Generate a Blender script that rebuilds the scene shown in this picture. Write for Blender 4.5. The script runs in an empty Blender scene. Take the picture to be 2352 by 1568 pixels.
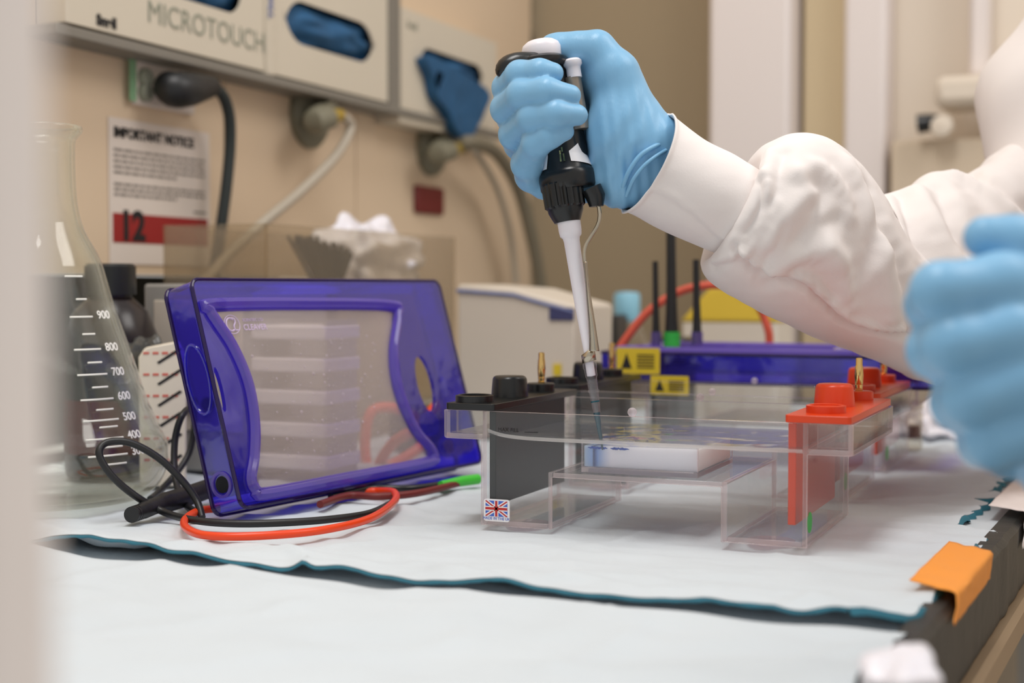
import bpy, bmesh, math, random
import numpy as np
from mathutils import Vector, Matrix, noise
random.seed(4)
C = bpy.context.scene.collection
SC = bpy.context.scene

# ------------------------------------------------------------------ camera, world, lights
FPX = 3267.0
YAW = math.radians(23.5)
CAMH = 0.135
PIT = math.atan(124 / FPX)
F0 = np.array([-math.sin(YAW), math.cos(YAW), 0.0]); RT = np.array([math.cos(YAW), math.sin(YAW), 0.0]); ZZ = np.array([0, 0, 1.0])
FW = F0 * math.cos(PIT) - ZZ * math.sin(PIT); UP = ZZ * math.cos(PIT) + F0 * math.sin(PIT)
CP = np.array([0, 0, CAMH])
cam_d = bpy.data.cameras.new('camera'); cam = bpy.data.objects.new('camera', cam_d); C.objects.link(cam)
SC.camera = cam
cam_d.sensor_width = 36; cam_d.lens = FPX / 2352 * 36; cam_d.clip_start = 0.01; cam_d.clip_end = 50
m = Matrix(((RT[0], UP[0], -FW[0], 0), (RT[1], UP[1], -FW[1], 0), (RT[2], UP[2], -FW[2], CAMH), (0, 0, 0, 1)))
cam.matrix_world = m
cam_d.dof.use_dof = True; cam_d.dof.focus_distance = 0.80; cam_d.dof.aperture_fstop = 5.4
SC.view_settings.view_transform = 'Standard'; SC.view_settings.look = 'None'
SC.cycles.transparent_max_bounces = 48; SC.cycles.max_bounces = 16; SC.cycles.diffuse_bounces = 5
SC.view_settings.exposure = 0.1; SC.view_settings.gamma = 1.0; SC.view_settings.use_curve_mapping = False

w = bpy.data.worlds.new('world'); SC.world = w; w.use_nodes = True
bgn = w.node_tree.nodes['Background']; bgn.inputs[0].default_value = (1.0, 0.955, 0.90, 1); bgn.inputs[1].default_value = 0.55

def area(name, loc, target, size, size_y, power, col=(1, 1, 1)):
    d = bpy.data.lights.new(name, 'AREA'); d.shape = 'RECTANGLE'; d.size = size; d.size_y = size_y; d.energy = power; d.color = col
    o = bpy.data.objects.new(name, d); C.objects.link(o); o.location = loc
    o.rotation_euler = (Vector(target) - Vector(loc)).to_track_quat('-Z', 'Y').to_euler()
    return o
area('ceiling_light', (-0.30, 0.35, 1.55), (-0.2, 0.75, 0), 0.4, 0.8, 11.5, (1.0, 0.975, 0.95))
area('room_light', (0.75, 1.05, 1.5), (-0.1, 1.2, 0.1), 0.8, 0.8, 9, (1.0, 0.96, 0.92))

# ------------------------------------------------------------------ sight-line maths: pixel + distance -> metres
def ray(x, y): return FW + RT * (x - 1176) / FPX - UP * (y - 784) / FPX
def dep(x, y, d): return CP + ray(x, y) * d
def onz(x, y, z=0.0):
    r = ray(x, y); return CP + r * (z - CAMH) / r[2]
def onx(x, y, X):
    r = ray(x, y); return CP + r * (X / r[0])
def ony(x, y, Y):
    r = ray(x, y); return CP + r * (Y / r[1])

# ------------------------------------------------------------------ materials
def lin(c):
    return tuple(((v / 255) / 12.92 if v / 255 <= 0.04045 else ((v / 255 + 0.055) / 1.055) ** 2.4) for v in c) + (1.0,)
def newmat(name):
    mt = bpy.data.materials.new(name); mt.use_nodes = True
    nt = mt.node_tree; nt.nodes.clear()
    out = nt.nodes.new('ShaderNodeOutputMaterial')
    return mt, nt, out
def noise_tex(nt, scale, detail=3, rough=0.5, stretch=None):
    tc = nt.nodes.new('ShaderNodeTexCoord'); n = nt.nodes.new('ShaderNodeTexNoise')
    n.inputs['Scale'].default_value = scale; n.inputs['Detail'].default_value = detail; n.inputs['Roughness'].default_value = rough
    if stretch:
        mp = nt.nodes.new('ShaderNodeMapping'); mp.inputs['Scale'].default_value = stretch
        nt.links.new(tc.outputs['Object'], mp.inputs['Vector']); nt.links.new(mp.outputs['Vector'], n.inputs['Vector'])
    else: nt.links.new(tc.outputs['Object'], n.inputs['Vector'])
    return n
def mat(name, col, rough=0.5, metal=0.0, bump=None, var=0.06, vscale=8, sss=0.0, spec=0.5, coat=0.0, stretch=None, emit=0.0):
    mt, nt, out = newmat(name)
    b = nt.nodes.new('ShaderNodeBsdfPrincipled'); nt.links.new(b.outputs[0], out.inputs[0])
    c = lin(col)
    n = noise_tex(nt, vscale, 3)
    mx = nt.nodes.new('ShaderNodeMix'); mx.data_type = 'RGBA'
    mx.inputs[6].default_value = tuple(min(1, v * (1 + var)) for v in c[:3]) + (1,)
    mx.inputs[7].default_value = tuple(v * (1 - var) for v in c[:3]) + (1,)
    nt.links.new(n.outputs['Fac'], mx.inputs[0]); nt.links.new(mx.outputs[2], b.inputs['Base Color'])
    b.inputs['Roughness'].default_value = rough; b.inputs['Metallic'].default_value = metal
    b.inputs['Specular IOR Level'].default_value = spec; b.inputs['Coat Weight'].default_value = coat
    if sss:
        b.inputs['Subsurface Weight'].default_value = sss; b.inputs['Subsurface Radius'].default_value = (1, 0.8, 0.7); b.inputs['Subsurface Scale'].default_value = 0.004
    if bump:
        n2 = noise_tex(nt, bump[0], 4, 0.6, stretch); bp = nt.nodes.new('ShaderNodeBump')
        bp.inputs['Strength'].default_value = bump[1]; bp.inputs['Distance'].default_value = bump[2] if len(bump) > 2 else 0.002
        nt.links.new(n2.outputs['Fac'], bp.inputs['Height']); nt.links.new(bp.outputs[0], b.inputs['Normal'])
    return mt
def clear(name, tint, dcol=(255, 255, 255), diff=0.04, ior=1.49, rough=0.02, edge=0.0, bump=None, gl=1.0):
    """clear plastic or glass sheet: tinted see-through, a little milky, fresnel reflection; edge = extra milky part at grazing angles"""
    mt, nt, out = newmat(name)
    tr = nt.nodes.new('ShaderNodeBsdfTransparent'); tr.inputs[0].default_value = lin(tint)
    d1 = nt.nodes.new('ShaderNodeBsdfDiffuse'); d1.inputs[0].default_value = lin(dcol); d2 = nt.nodes.new('ShaderNodeBsdfTranslucent'); d2.inputs[0].default_value = lin(dcol)
    df = nt.nodes.new('ShaderNodeMixShader'); df.inputs[0].default_value = 0.5; nt.links.new(d1.outputs[0], df.inputs[1]); nt.links.new(d2.outputs[0], df.inputs[2])
    g = nt.nodes.new('ShaderNodeBsdfGlossy'); g.inputs['Roughness'].default_value = rough; g.inputs[0].default_value = (gl, gl, gl, 1)
    m1 = nt.nodes.new('ShaderNodeMixShader'); m2 = nt.nodes.new('ShaderNodeMixShader')
    lw = nt.nodes.new('ShaderNodeLayerWeight'); lw.inputs['Blend'].default_value = 0.5
    pw = nt.nodes.new('ShaderNodeMath'); pw.operation = 'POWER'; pw.inputs[1].default_value = 3.0
    ma = nt.nodes.new('ShaderNodeMath'); ma.operation = 'MULTIPLY_ADD'; ma.inputs[1].default_value = edge; ma.inputs[2].default_value = diff
    nt.links.new(lw.outputs['Facing'], pw.inputs[0]); nt.links.new(pw.outputs[0], ma.inputs[0])
    f0 = ((ior - 1) / (ior + 1)) ** 2
    lw2 = nt.nodes.new('ShaderNodeLayerWeight'); lw2.inputs['Blend'].default_value = 0.5
    p5 = nt.nodes.new('ShaderNodeMath'); p5.operation = 'POWER'; p5.inputs[1].default_value = 5.0
    fr = nt.nodes.new('ShaderNodeMath'); fr.operation = 'MULTIPLY_ADD'; fr.inputs[1].default_value = (1 - f0) * 0.85; fr.inputs[2].default_value = f0
    nt.links.new(lw2.outputs['Facing'], p5.inputs[0]); nt.links.new(p5.outputs[0], fr.inputs[0])
    nt.links.new(ma.outputs[0], m1.inputs[0]); nt.links.new(tr.outputs[0], m1.inputs[1]); nt.links.new(df.outputs[0], m1.inputs[2])
    nt.links.new(fr.outputs[0], m2.inputs[0]); nt.links.new(m1.outputs[0], m2.inputs[1]); nt.links.new(g.outputs[0], m2.inputs[2])
    nt.links.new(m2.outputs[0], out.inputs[0])
    nz = noise_tex(nt, *(bump[:1] if bump else (30,)), 3); bp = nt.nodes.new('ShaderNodeBump')
    bp.inputs['Strength'].default_value = bump[1] if bump else 0.03; bp.inputs['Distance'].default_value = 0.002
    nt.links.new(nz.outputs['Fac'], bp.inputs['Height'])
    for nd in (g, lw2): nt.links.new(bp.outputs[0], nd.inputs['Normal'])
    return mt
def glass(name, col, ior=1.47, rough=0.0):
    mt, nt, out = newmat(name)
    b = nt.nodes.new('ShaderNodeBsdfGlass'); b.inputs[0].default_value = lin(col); b.inputs['IOR'].default_value = ior; b.inputs['Roughness'].default_value = rough
    nt.links.new(b.outputs[0], out.inputs[0]); return mt

M = {}
M['acrylic'] = clear('clear_acrylic', (253, 253, 253), diff=0.002, edge=0.02, gl=0.7)
M['acrylic_edge'] = clear('acrylic_edge', (250, 240, 242), (255, 244, 244), diff=0.36, edge=0.1, rough=0.05)
M['uv_acrylic'] = clear('tray_acrylic', (250, 250, 253), diff=0.008, edge=0.04)
M['purple'] = clear('purple_acrylic', (138, 124, 249), (112, 98, 230), diff=0.15, edge=0.2, rough=0.08, bump=(22, 0.5), ior=1.85)
M['purple_rim'] = clear('purple_rim', (186, 166, 244), (156, 134, 222), diff=0.45, edge=0.3, rough=0.08)
M['purple_dark'] = clear('purple_dark_edge', (90, 60, 150), (66, 40, 120), diff=0.5, edge=0.3, rough=0.1)
M['window'] = clear('steamed_window', (236, 232, 232), (240, 228, 222), diff=0.32, edge=0.1, rough=0.1, bump=(400, 0.3))
M['flask'] = clear('flask_glass', (251, 252, 250), (226, 226, 212), diff=0.003, edge=0.5, rough=0.03)
M['tip'] = clear('tip_plastic', (244, 244, 246), (250, 250, 254), diff=0.03, edge=0.18, rough=0.12)
M['dye'] = clear('blue_dye', (20, 130, 150), (2, 104, 124), diff=0.95, edge=0.2, rough=0.05)
M['buffer'] = clear('buffer_surface', (238, 240, 240), (240, 244, 244), diff=0.03, edge=0.10, ior=1.33, rough=0.04, bump=(40, 0.05))
M['meniscus_glint'] = clear('meniscus_glint', (250, 250, 250), (255, 252, 250), diff=0.62, edge=0.3, rough=0.05)  # whitish colour paints the bright line of light at the liquid surface
M['redclear'] = clear('red_see_through', (200, 110, 104), (190, 62, 44), diff=0.5, edge=0.2, rough=0.05)
M['droplet'] = clear('water_droplet', (245, 240, 245), (250, 244, 246), diff=0.30, edge=0.5, rough=0.03, ior=1.33)
M['boxclear'] = clear('frosted_plastic', (240, 236, 228), (225, 215, 200), diff=0.10, edge=0.3, rough=0.2)
M['black'] = mat('black_plastic', (22, 24, 26), 0.28, var=0.1, bump=(300, 0.03))
M['blackrub'] = mat('black_rubber', (24, 25, 27), 0.42, var=0.15, bump=(200, 0.08))
M['panelblack'] = mat('electrode_black', (13, 18, 20), 0.35, var=0.2, vscale=30)
M['red'] = mat('red_plastic', (220, 64, 12), 0.3, var=0.04, sss=0.0)
M['orange_cable'] = mat('orange_cable', (240, 70, 20), 0.3, var=0.03)
M['gold'] = mat('gold_metal', (235, 200, 130), 0.14, 1.0)
M['steel'] = mat('steel', (190, 182, 165), 0.26, 1.0, var=0.15, vscale=60)
M['whiteplast'] = mat('white_plastic', (236, 233, 240), 0.3, var=0.02, sss=0.15)
M['stem'] = mat('grey_stem', (150, 140, 128), 0.3, 0.6)
M['glove'] = mat('nitrile_glove', (130, 184, 222), 0.36, var=0.05, vscale=20, bump=(90, 0.35, 0.0015), sss=0.08, stretch=(1.0, 1.0, 0.35), spec=0.4)
M['coat'] = mat('lab_coat', (240, 234, 232), 0.9, var=0.02, bump=(900, 0.25, 0.0004), spec=0.1)
M['pad'] = mat('absorbent_pad', (209, 217, 223), 0.95, var=0.05, vscale=14, bump=(260, 0.5, 0.0008), spec=0.05)
M['padedge'] = mat('pad_blue_backing', (56, 122, 142), 0.8, var=0.15, vscale=40)
M['benchtop'] = mat('bench_top', (60, 60, 60), 0.6)
M['benchedge'] = mat('bench_black_edge', (38, 40, 38), 0.45, var=0.2, vscale=30, bump=(60, 0.4, 0.002))
M['wood'] = mat('beige_lip', (172, 148, 118), 0.6)
M['orange_tape'] = mat('orange_tape', (252, 160, 62), 0.6, bump=(90, 0.3, 0.001), var=0.05)
M['white_tape'] = mat('white_tape', (240, 230, 226), 0.7, bump=(80, 0.3, 0.001))
M['panelbeige'] = mat('beige_panel', (219, 196, 168), 0.65, var=0.03, vscale=2)
M['cardboard'] = mat('white_card', (208, 198, 180), 0.8, var=0.03)
M['cardgrey'] = mat('grey_card_strip', (128, 122, 112), 0.8)
M['cardblue'] = mat('blue_print', (110, 120, 160), 0.8, var=0.4, vscale=60)
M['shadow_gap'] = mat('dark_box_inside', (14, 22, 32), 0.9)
M['blueglove'] = mat('dark_blue_glove', (30, 84, 126), 0.7, var=0.3, vscale=25, bump=(30, 0.5, 0.01))
M['taupe'] = mat('shaded_taupe_wall', (156, 140, 114), 0.8, var=0.04, vscale=2)  # dark tone carries the shade lying on this part of the wall
M['cream'] = mat('cream_wall', (226, 215, 200), 0.8, var=0.02, vscale=2)
M['creamlow'] = mat('beige_cabinet', (214, 198, 176), 0.7, var=0.02, vscale=2)
M['whitewall'] = mat('white_post', (232, 224, 222), 0.8, var=0.02, vscale=3)
M['sand'] = mat('sand_strip', (208, 190, 156), 0.8, var=0.05, vscale=3)
M['floor'] = mat('floor_vinyl', (150, 136, 120), 0.6, var=0.1, vscale=5)
M['hose'] = mat('grey_hose', (118, 110, 92), 0.6)
M['blackhose'] = mat('black_cable', (36, 44, 44), 0.6)
M['whitehose'] = mat('translucent_hose', (178, 168, 152), 0.5)
M['tap'] = mat('grey_tap', (120, 116, 98), 0.5)
M['brass'] = mat('brass', (186, 160, 70), 0.35, 0.6)
M['darkred'] = mat('dark_red', (112, 32, 30), 0.5)
M['paper'] = mat('paper', (222, 210, 200), 0.8, var=0.02)
M['ink'] = mat('ink', (24, 22, 24), 0.7)
M['greyink'] = mat('grey_print', (132, 124, 118), 0.8)
M['greyprint'] = mat('green_grey_print', (142, 144, 128), 0.8)
M['redbar'] = mat('red_print', (152, 28, 26), 0.6)
M['greybox'] = mat('grey_equipment', (158, 156, 152), 0.5, var=0.04)
M['whitebox'] = mat('white_box', (212, 202, 188), 0.5, var=0.03)
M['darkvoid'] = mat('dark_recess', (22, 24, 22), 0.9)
M['bottle'] = mat('dark_bottle', (34, 26, 28), 0.25, var=0.3, vscale=20)
M['wine'] = mat('dark_red_liquid', (92, 18, 16), 0.2, var=0.3, vscale=20)
M['yellow'] = mat('yellow_label', (216, 190, 44), 0.5, var=0.05)
M['yellowbox'] = mat('yellow_box', (222, 190, 62), 0.5, var=0.05)
M['green'] = mat('green_plastic', (70, 200, 60), 0.4)
M['greensticker'] = mat('green_sticker', (44, 168, 66), 0.5)
M['stickerwhite'] = mat('sticker_white', (240, 238, 240), 0.4, var=0.0)
M['flagblue'] = mat('flag_blue', (64, 104, 200), 0.4, var=0.0)
M['flagred'] = mat('flag_red', (190, 42, 40), 0.4, var=0.0)
M['skyblue'] = mat('light_blue_cap', (140, 196, 220), 0.5)
M['markwhite'] = mat('white_enamel', (250, 248, 240), 0.5, var=0.0)
M['lilac'] = mat('lilac_emboss', (205, 185, 215), 0.5, var=0.0)
M['lilacbox'] = mat('dark_blue_label', (60, 62, 104), 0.6)
M['foreground'] = mat('pale_panel', (246, 238, 234), 0.6, var=0.04, vscale=3)
M['sachet'] = mat('sachet_paper', (234, 224, 206), 0.7, var=0.05)
M['redink'] = mat('red_ink', (214, 110, 96), 0.7)
# gel: milky agarose with blue dye running in the first lane (the dye is in the gel itself)
mt, nt, out = newmat('agarose_gel')
b = nt.nodes.new('ShaderNodeBsdfPrincipled'); tcn = nt.nodes.new('ShaderNodeTexCoord'); sp = nt.nodes.new('ShaderNodeSeparateXYZ'); cr = nt.nodes.new('ShaderNodeValToRGB')
nt.links.new(tcn.outputs['Generated'], sp.inputs[0]); nt.links.new(sp.outputs[0], cr.inputs[0]); nt.links.new(cr.outputs[0], b.inputs['Base Color'])
e = cr.color_ramp; e.elements[0].position = 0.0; e.elements[0].color = lin((172, 198, 232)); e.elements[1].position = 1.0; e.elements[1].color = lin((250, 246, 247))
for p_, c_ in ((0.075, (150, 182, 228)), (0.088, (42, 62, 116)), (0.10, (60, 92, 158)), (0.125, (138, 172, 222)), (0.18, (206, 216, 234)), (0.25, (248, 244, 246))):
    q = e.elements.new(p_); q.color = lin(c_)
b.inputs['Roughness'].default_value = 0.15; b.inputs['Subsurface Weight'].default_value = 1.0; b.inputs['Subsurface Radius'].default_value = (1, 1, 1); b.inputs['Subsurface Scale'].default_value = 0.012
trn = nt.nodes.new('ShaderNodeBsdfTransparent'); ms = nt.nodes.new('ShaderNodeMixShader'); ms.inputs[0].default_value = 0.96
nt.links.new(trn.outputs[0], ms.inputs[1]); nt.links.new(b.outputs[0], ms.inputs[2]); nt.links.new(ms.outputs[0], out.inputs[0])
M['gel'] = mt

# ------------------------------------------------------------------ mesh helpers
class MB:
    def __init__(s): s.v = []; s.f = []; s.m = []
    def add(s, vs, fs, mi=0):
        o = len(s.v); s.v += [tuple(map(float, q)) for q in vs]
        for i, f in enumerate(fs):
            s.f.append(tuple(o + k for k in f)); s.m.append(mi[i] if isinstance(mi, (list, tuple)) else mi)
        return s
    def box(s, x0, x1, y0, y1, z0, z1, mi=0, em=None):
        vs = [(x0, y0, z0), (x1, y0, z0), (x1, y1, z0), (x0, y1, z0), (x0, y0, z1), (x1, y0, z1), (x1, y1, z1), (x0, y1, z1)]
        fs = [(0, 3, 2, 1), (4, 5, 6, 7), (0, 1, 5, 4), (2, 3, 7, 6), (1, 2, 6, 5), (3, 0, 4, 7)]
        ms_ = [mi] * 6
        if em is not None:
            d = [x1 - x0, y1 - y0, z1 - z0]; k = d.index(min(d)); ax = [2, 2, 1, 1, 0, 0]
            ms_ = [mi if a == k else em for a in ax]
        return s.add(vs, fs, ms_)
    def tube(s, path, r, n=12, mi=0, cap=True):
        P = [Vector(p) for p in path]; R = r if isinstance(r, (list, tuple)) else [r] * len(P)
        vs = []; fs = []; T = []
        for i in range(len(P)):
            a = P[max(i - 1, 0)]; c_ = P[min(i + 1, len(P) - 1)]; T.append((c_ - a).normalized())
        ref = Vector((0, 0, 1)) if abs(T[0].z) < 0.9 else Vector((1, 0, 0))
        nrm = (ref - T[0] * ref.dot(T[0])).normalized()
        for i, p in enumerate(P):
            nrm = (nrm - T[i] * nrm.dot(T[i])).normalized(); bn = T[i].cross(nrm)
            for k in range(n):
                a = 2 * math.pi * k / n; vs.append(p + (nrm * math.cos(a) + bn * math.sin(a)) * R[i])
        for i in range(len(P) - 1):
            for k in range(n):
                fs.append((i * n + k, i * n + (k + 1) % n, (i + 1) * n + (k + 1) % n, (i + 1) * n + k))
        if cap: fs.append(tuple(range(n))[::-1]); fs.append(tuple((len(P) - 1) * n + k for k in range(n)))
        return s.add(vs, fs, mi)
    def lathe(s, prof, base=(0, 0, 0), axis=(0, 0, 1), n=40, mi=0, ref=None, ang=None):
        A = Vector(axis).normalized(); rf = Vector(ref) if ref else (Vector((1, 0, 0)) if abs(A.x) < 0.9 else Vector((0, 1, 0)))
        X = (rf - A * rf.dot(A)).normalized(); Y = A.cross(X); B = Vector(base); vs = []; fs = []
        for (r, z) in prof:
            for k in range(n):
                a = 2 * math.pi * k / n; vs.append(B + A * z + (X * math.cos(a) + Y * math.sin(a)) * max(r, 1e-5))
        for i in range(len(prof) - 1):
            for k in range(n): fs.append((i * n + k, i * n + (k + 1) % n, (i + 1) * n + (k + 1) % n, (i + 1) * n + k))
        if prof[0][0] > 1e-5 and prof[0] != prof[-1]: fs.append(tuple(range(n))[::-1])
        if prof[-1][0] > 1e-5 and prof[0] != prof[-1]: fs.append(tuple((len(prof) - 1) * n + k for k in range(n)))
        return s.add(vs, fs, mi)
    def plate(s, loops, y0, y1, frame=None, mi=0, em=None):
        """2D loops (u,v) -> slab between offsets y0 and y1; frame(u,v,w) maps to 3D"""
        frame = frame or (lambda u, v, w_: (u, w_, v)); em = mi if em is None else em
        bm = bmesh.new(); es = []
        for L in loops:
            vv = [bm.verts.new((p[0], p[1], 0)) for p in L]
            for i in range(len(vv)): es.append(bm.edges.new((vv[i], vv[(i + 1) % len(vv)])))
        bmesh.ops.triangle_fill(bm, edges=es, use_beauty=True, use_dissolve=False, normal=(0, 0, 1))
        bm.verts.index_update(); pts = [tuple(v.co[:2]) for v in bm.verts]; tris = [tuple(v.index for v in f.verts) for f in bm.faces]; bm.free()
        n = len(pts); vs = [frame(p[0], p[1], y0) for p in pts] + [frame(p[0], p[1], y1) for p in pts]
        fs = [t[::-1] for t in tris] + [tuple(n + k for k in t) for t in tris]; ms_ = [mi] * len(fs); o = 0
        for L in loops:
            for i in range(len(L)):
                a, b_ = o + i, o + (i + 1) % len(L); fs.append((a, b_, n + b_, n + a)); ms_.append(em)
            o += len(L)
        return s.add(vs, fs, ms_)
    def grid(s, fn, nu, nv, mi=0, closev=False):
        vs = [fn(i / (nu - 1), j / ((nv) if closev else (nv - 1))) for i in range(nu) for j in range(nv)]; fs = []
        for i in range(nu - 1):
            for j in range(nv if closev else nv - 1):
                fs.append((i * nv + j, i * nv + (j + 1) % nv, (i + 1) * nv + (j + 1) % nv, (i + 1) * nv + j))
        return s.add(vs, fs, mi)

def obj(name, mb, mats, parent=None, smooth=True, bevel=0.0, world=False, thick=0.0, angle=40):
    me = bpy.data.meshes.new(name); me.from_pydata(mb.v, [], mb.f)
    mats = mats if isinstance(mats, (list, tuple)) else [mats]
    for m_ in mats: me.materials.append(M[m_] if isinstance(m_, str) else m_)
    me.polygons.foreach_set('material_index', mb.m)
    bm = bmesh.new(); bm.from_mesh(me); bmesh.ops.recalc_face_normals(bm, faces=bm.faces); bm.to_mesh(me); bm.free()
    if smooth:
        me.polygons.foreach_set('use_smooth', [True] * len(me.polygons)); me.set_sharp_from_angle(angle=math.radians(angle))
    me.update(); o = bpy.data.objects.new(name, me); C.objects.link(o)
    if parent:
        o.parent = parent
        if world: o.matrix_parent_inverse = parent.matrix_world.inverted()
    if thick:
        sm = o.modifiers.new('solid', 'SOLIDIFY'); sm.thickness = thick; sm.offset = 0
    if bevel:
        bv = o.modifiers.new('bevel', 'BEVEL'); bv.width = bevel; bv.segments = 2; bv.limit_method = 'ANGLE'; bv.angle_limit = math.radians(40)
    return o
def tag(o, label, cat, group=None, kind=None):
    if label: o['label'] = label
    if cat: o['category'] = cat
    if group: o['group'] = group
    if kind: o['kind'] = kind
    return o
def thing(name, label, cat, loc=(0, 0, 0), rotz=0.0, group=None):
    o = bpy.data.objects.new(name, None); C.objects.link(o); o.location = loc; o.rotation_euler = (0, 0, rotz); o.empty_display_size = 0.02
    o.matrix_world = Matrix.Translation(Vector(loc)) @ Matrix.Rotation(rotz, 4, 'Z')
    return tag(o, label, cat, group)
def struct(name, mb, mt, **k):
    o = obj(name, mb, mt, **k); o['kind'] = 'structure'; return o
def copy_tree(o, parent=None):
    c = o.copy(); C.objects.link(c); c.parent = parent
    for ch in list(o.children): copy_tree(ch, c)
    return c
def text(name, s, size, mt, mw, parent=None, ext=0.0001, align='LEFT', world=False, mirror=False, bold=0.0):
    cu = bpy.data.curves.new(name, 'FONT'); cu.body = s; cu.size = size; cu.extrude = ext; cu.align_x = align; cu.offset = bold
    t = bpy.data.objects.new(name + '_src', cu); C.objects.link(t)
    me = bpy.data.meshes.new_from_object(t.evaluated_get(bpy.context.evaluated_depsgraph_get())); bpy.data.objects.remove(t)
    me.materials.clear(); me.materials.append(M[mt]); me.name = name
    o = bpy.data.objects.new(name, me); C.objects.link(o)
    me.transform(mw)
    if parent: o.parent = parent
    if parent and world: o.matrix_parent_inverse = parent.matrix_world.inverted()
    return o
def frame_mat(o, x, y):
    """matrix whose local x, y run along the given world directions"""
    x = Vector(x).normalized(); y = Vector(y).normalized(); z = x.cross(y)
    return Matrix(((x[0], y[0], z[0], o[0]), (x[1], y[1], z[1], o[1]), (x[2], y[2], z[2], o[2]), (0, 0, 0, 1)))
def spline(pts, n=12, closed=False):
    P = [np.array(p, float) for p in pts]; out_ = []; N = len(P)
    for i in range(N if closed else N - 1):
        g = (lambda k: P[k % N]) if closed else (lambda k: P[min(max(k, 0), N - 1)])
        a, b_, c_, d = g(i - 1), g(i), g(i + 1), g(i + 2)
        for j in range(n):
            t = j / n; out_.append(0.5 * ((2 * b_) + (-a + c_) * t + (2 * a - 5 * b_ + 4 * c_ - d) * t * t + (-a + 3 * b_ - 3 * c_ + d) * t ** 3))
    if not closed: out_.append(P[-1])
    return out_
def rrect(x0, x1, z0, z1, r, n=6):
    o_ = []
    for cx, cz, a0 in ((x1 - r, z1 - r, 0), (x0 + r, z1 - r, 90), (x0 + r, z0 + r, 180), (x1 - r, z0 + r, 270)):
        for k in range(n + 1):
            a = math.radians(a0 + 90 * k / n); o_.append((cx + r * math.cos(a), cz + r * math.sin(a)))
    return o_
def nz(p, sc, seed=0.0): return noise.noise(Vector((p[0] * sc + seed, p[1] * sc - seed, p[2] * sc if len(p) > 2 else seed)))

# ------------------------------------------------------------------ implicit surfaces (hands, coat)
def cone(P, a, b_, ra, rb):
    a = np.array(a, np.float32); b_ = np.array(b_, np.float32); ab = b_ - a
    t = np.clip(((P - a) @ ab) / max(float(ab @ ab), 1e-9), 0, 1)
    return np.linalg.norm(P - a - t[..., None] * ab, axis=-1) - (ra + (rb - ra) * t)
def smin(a, b_, k):
    h = np.clip(0.5 + 0.5 * (b_ - a) / k, 0, 1); return b_ + (a - b_) * h - k * h * (1 - h)
def surfnet(fn, lo, hi, h):
    lo = np.array(lo, np.float32); n = np.ceil((np.array(hi) - lo) / h).astype(int) + 1
    G = np.stack(np.meshgrid(*[lo[i] + np.arange(n[i], dtype=np.float32) * h for i in range(3)], indexing='ij'), -1)
    V = fn(G.reshape(-1, 3)).reshape(n); S = V < 0
    acc = np.zeros(tuple(n - 1) + (3,), np.float32); cnt = np.zeros(tuple(n - 1), np.float32)
    cor = [(i, j, k) for i in (0, 1) for j in (0, 1) for k in (0, 1)]
    sl = lambda A, c_: A[c_[0]:n[0] - 1 + c_[0], c_[1]:n[1] - 1 + c_[1], c_[2]:n[2] - 1 + c_[2]]
    for a in cor:
        for ax in range(3):
            if a[ax]: continue
            b_ = list(a); b_[ax] = 1; va, vb = sl(V, a), sl(V, b_); cr_ = (va < 0) != (vb < 0)
            t = np.where(cr_, va / np.where(cr_, va - vb, 1), 0)
            for q in range(3): acc[..., q] += np.where(cr_, a[q] + (t if q == ax else 0), 0)
            cnt += cr_
    act = cnt > 0; idx = -np.ones(act.shape, int); idx[act] = np.arange(act.sum()); ci = np.argwhere(act)
    verts = lo + (ci + acc[act] / cnt[act][:, None]) * h; F = []
    for ax in range(3):
        u, v = [q for q in range(3) if q != ax]
        e = S.take(range(0, n[ax] - 1), ax) != S.take(range(1, n[ax]), ax); E_ = np.argwhere(e)
        E_ = E_[(E_[:, u] > 0) & (E_[:, v] > 0) & (E_[:, u] < n[u] - 1) & (E_[:, v] < n[v] - 1)]
        q = []
        for du, dv in ((1, 1), (0, 1), (0, 0), (1, 0)):
            k = E_.copy(); k[:, u] -= du; k[:, v] -= dv; q.append(idx[k[:, 0], k[:, 1], k[:, 2]])
        F.append(np.stack(q, 1))
    F = np.concatenate(F); F = F[(F >= 0).all(1)]
    return verts, F
def implicit(name, fn, lo, hi, h, mt, parent=None, it=4):
    v, f = surfnet(fn, lo, hi, h)
    mb = MB(); mb.v = [tuple(map(float, q)) for q in v]; mb.f = [tuple(map(int, q)) for q in f]; mb.m = [0] * len(f)
    o = obj(name, mb, mt, parent, world=True, angle=180)
    if it:
        s = o.modifiers.new('smooth', 'SMOOTH'); s.factor = 0.5; s.iterations = it
    return o

# ================================================================== SETTING
WX = -0.78
struct('floor', MB().box(-2.2, 2.0, -1.2, 2.4, -0.92, -0.9), 'floor')
mb = MB()
mb.box(WX - 0.02, WX, 0.25, 1.118, 0.146, 1.3).box(WX - 0.02, WX, 1.120, 1.364, 0.146, 1.3).box(WX - 0.02, WX, 1.366, 1.86, 0.0, 1.3)
struct('wall_left', mb, 'panelbeige')
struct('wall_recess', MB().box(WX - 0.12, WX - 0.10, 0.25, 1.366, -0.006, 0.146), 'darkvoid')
YB = 1.88
def bx_at(px): return ony(px, 300, YB)[0]
struct('wall_back', MB().box(-1.0, 1.2, YB + 0.03, YB + 0.05, -0.9, 1.5), 'cream')
struct('shaded_wall_panel', MB().box(-0.80, bx_at(1640), YB, YB + 0.028, -0.006, 1.3), 'taupe', bevel=0.004)  # panel coloured dark in place of shadow on the back wall
struct('trim_2', MB().box(bx_at(1655), bx_at(1835), YB - 0.06, YB + 0.028, -0.9, 1.5), 'whitewall', bevel=0.006)
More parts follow.
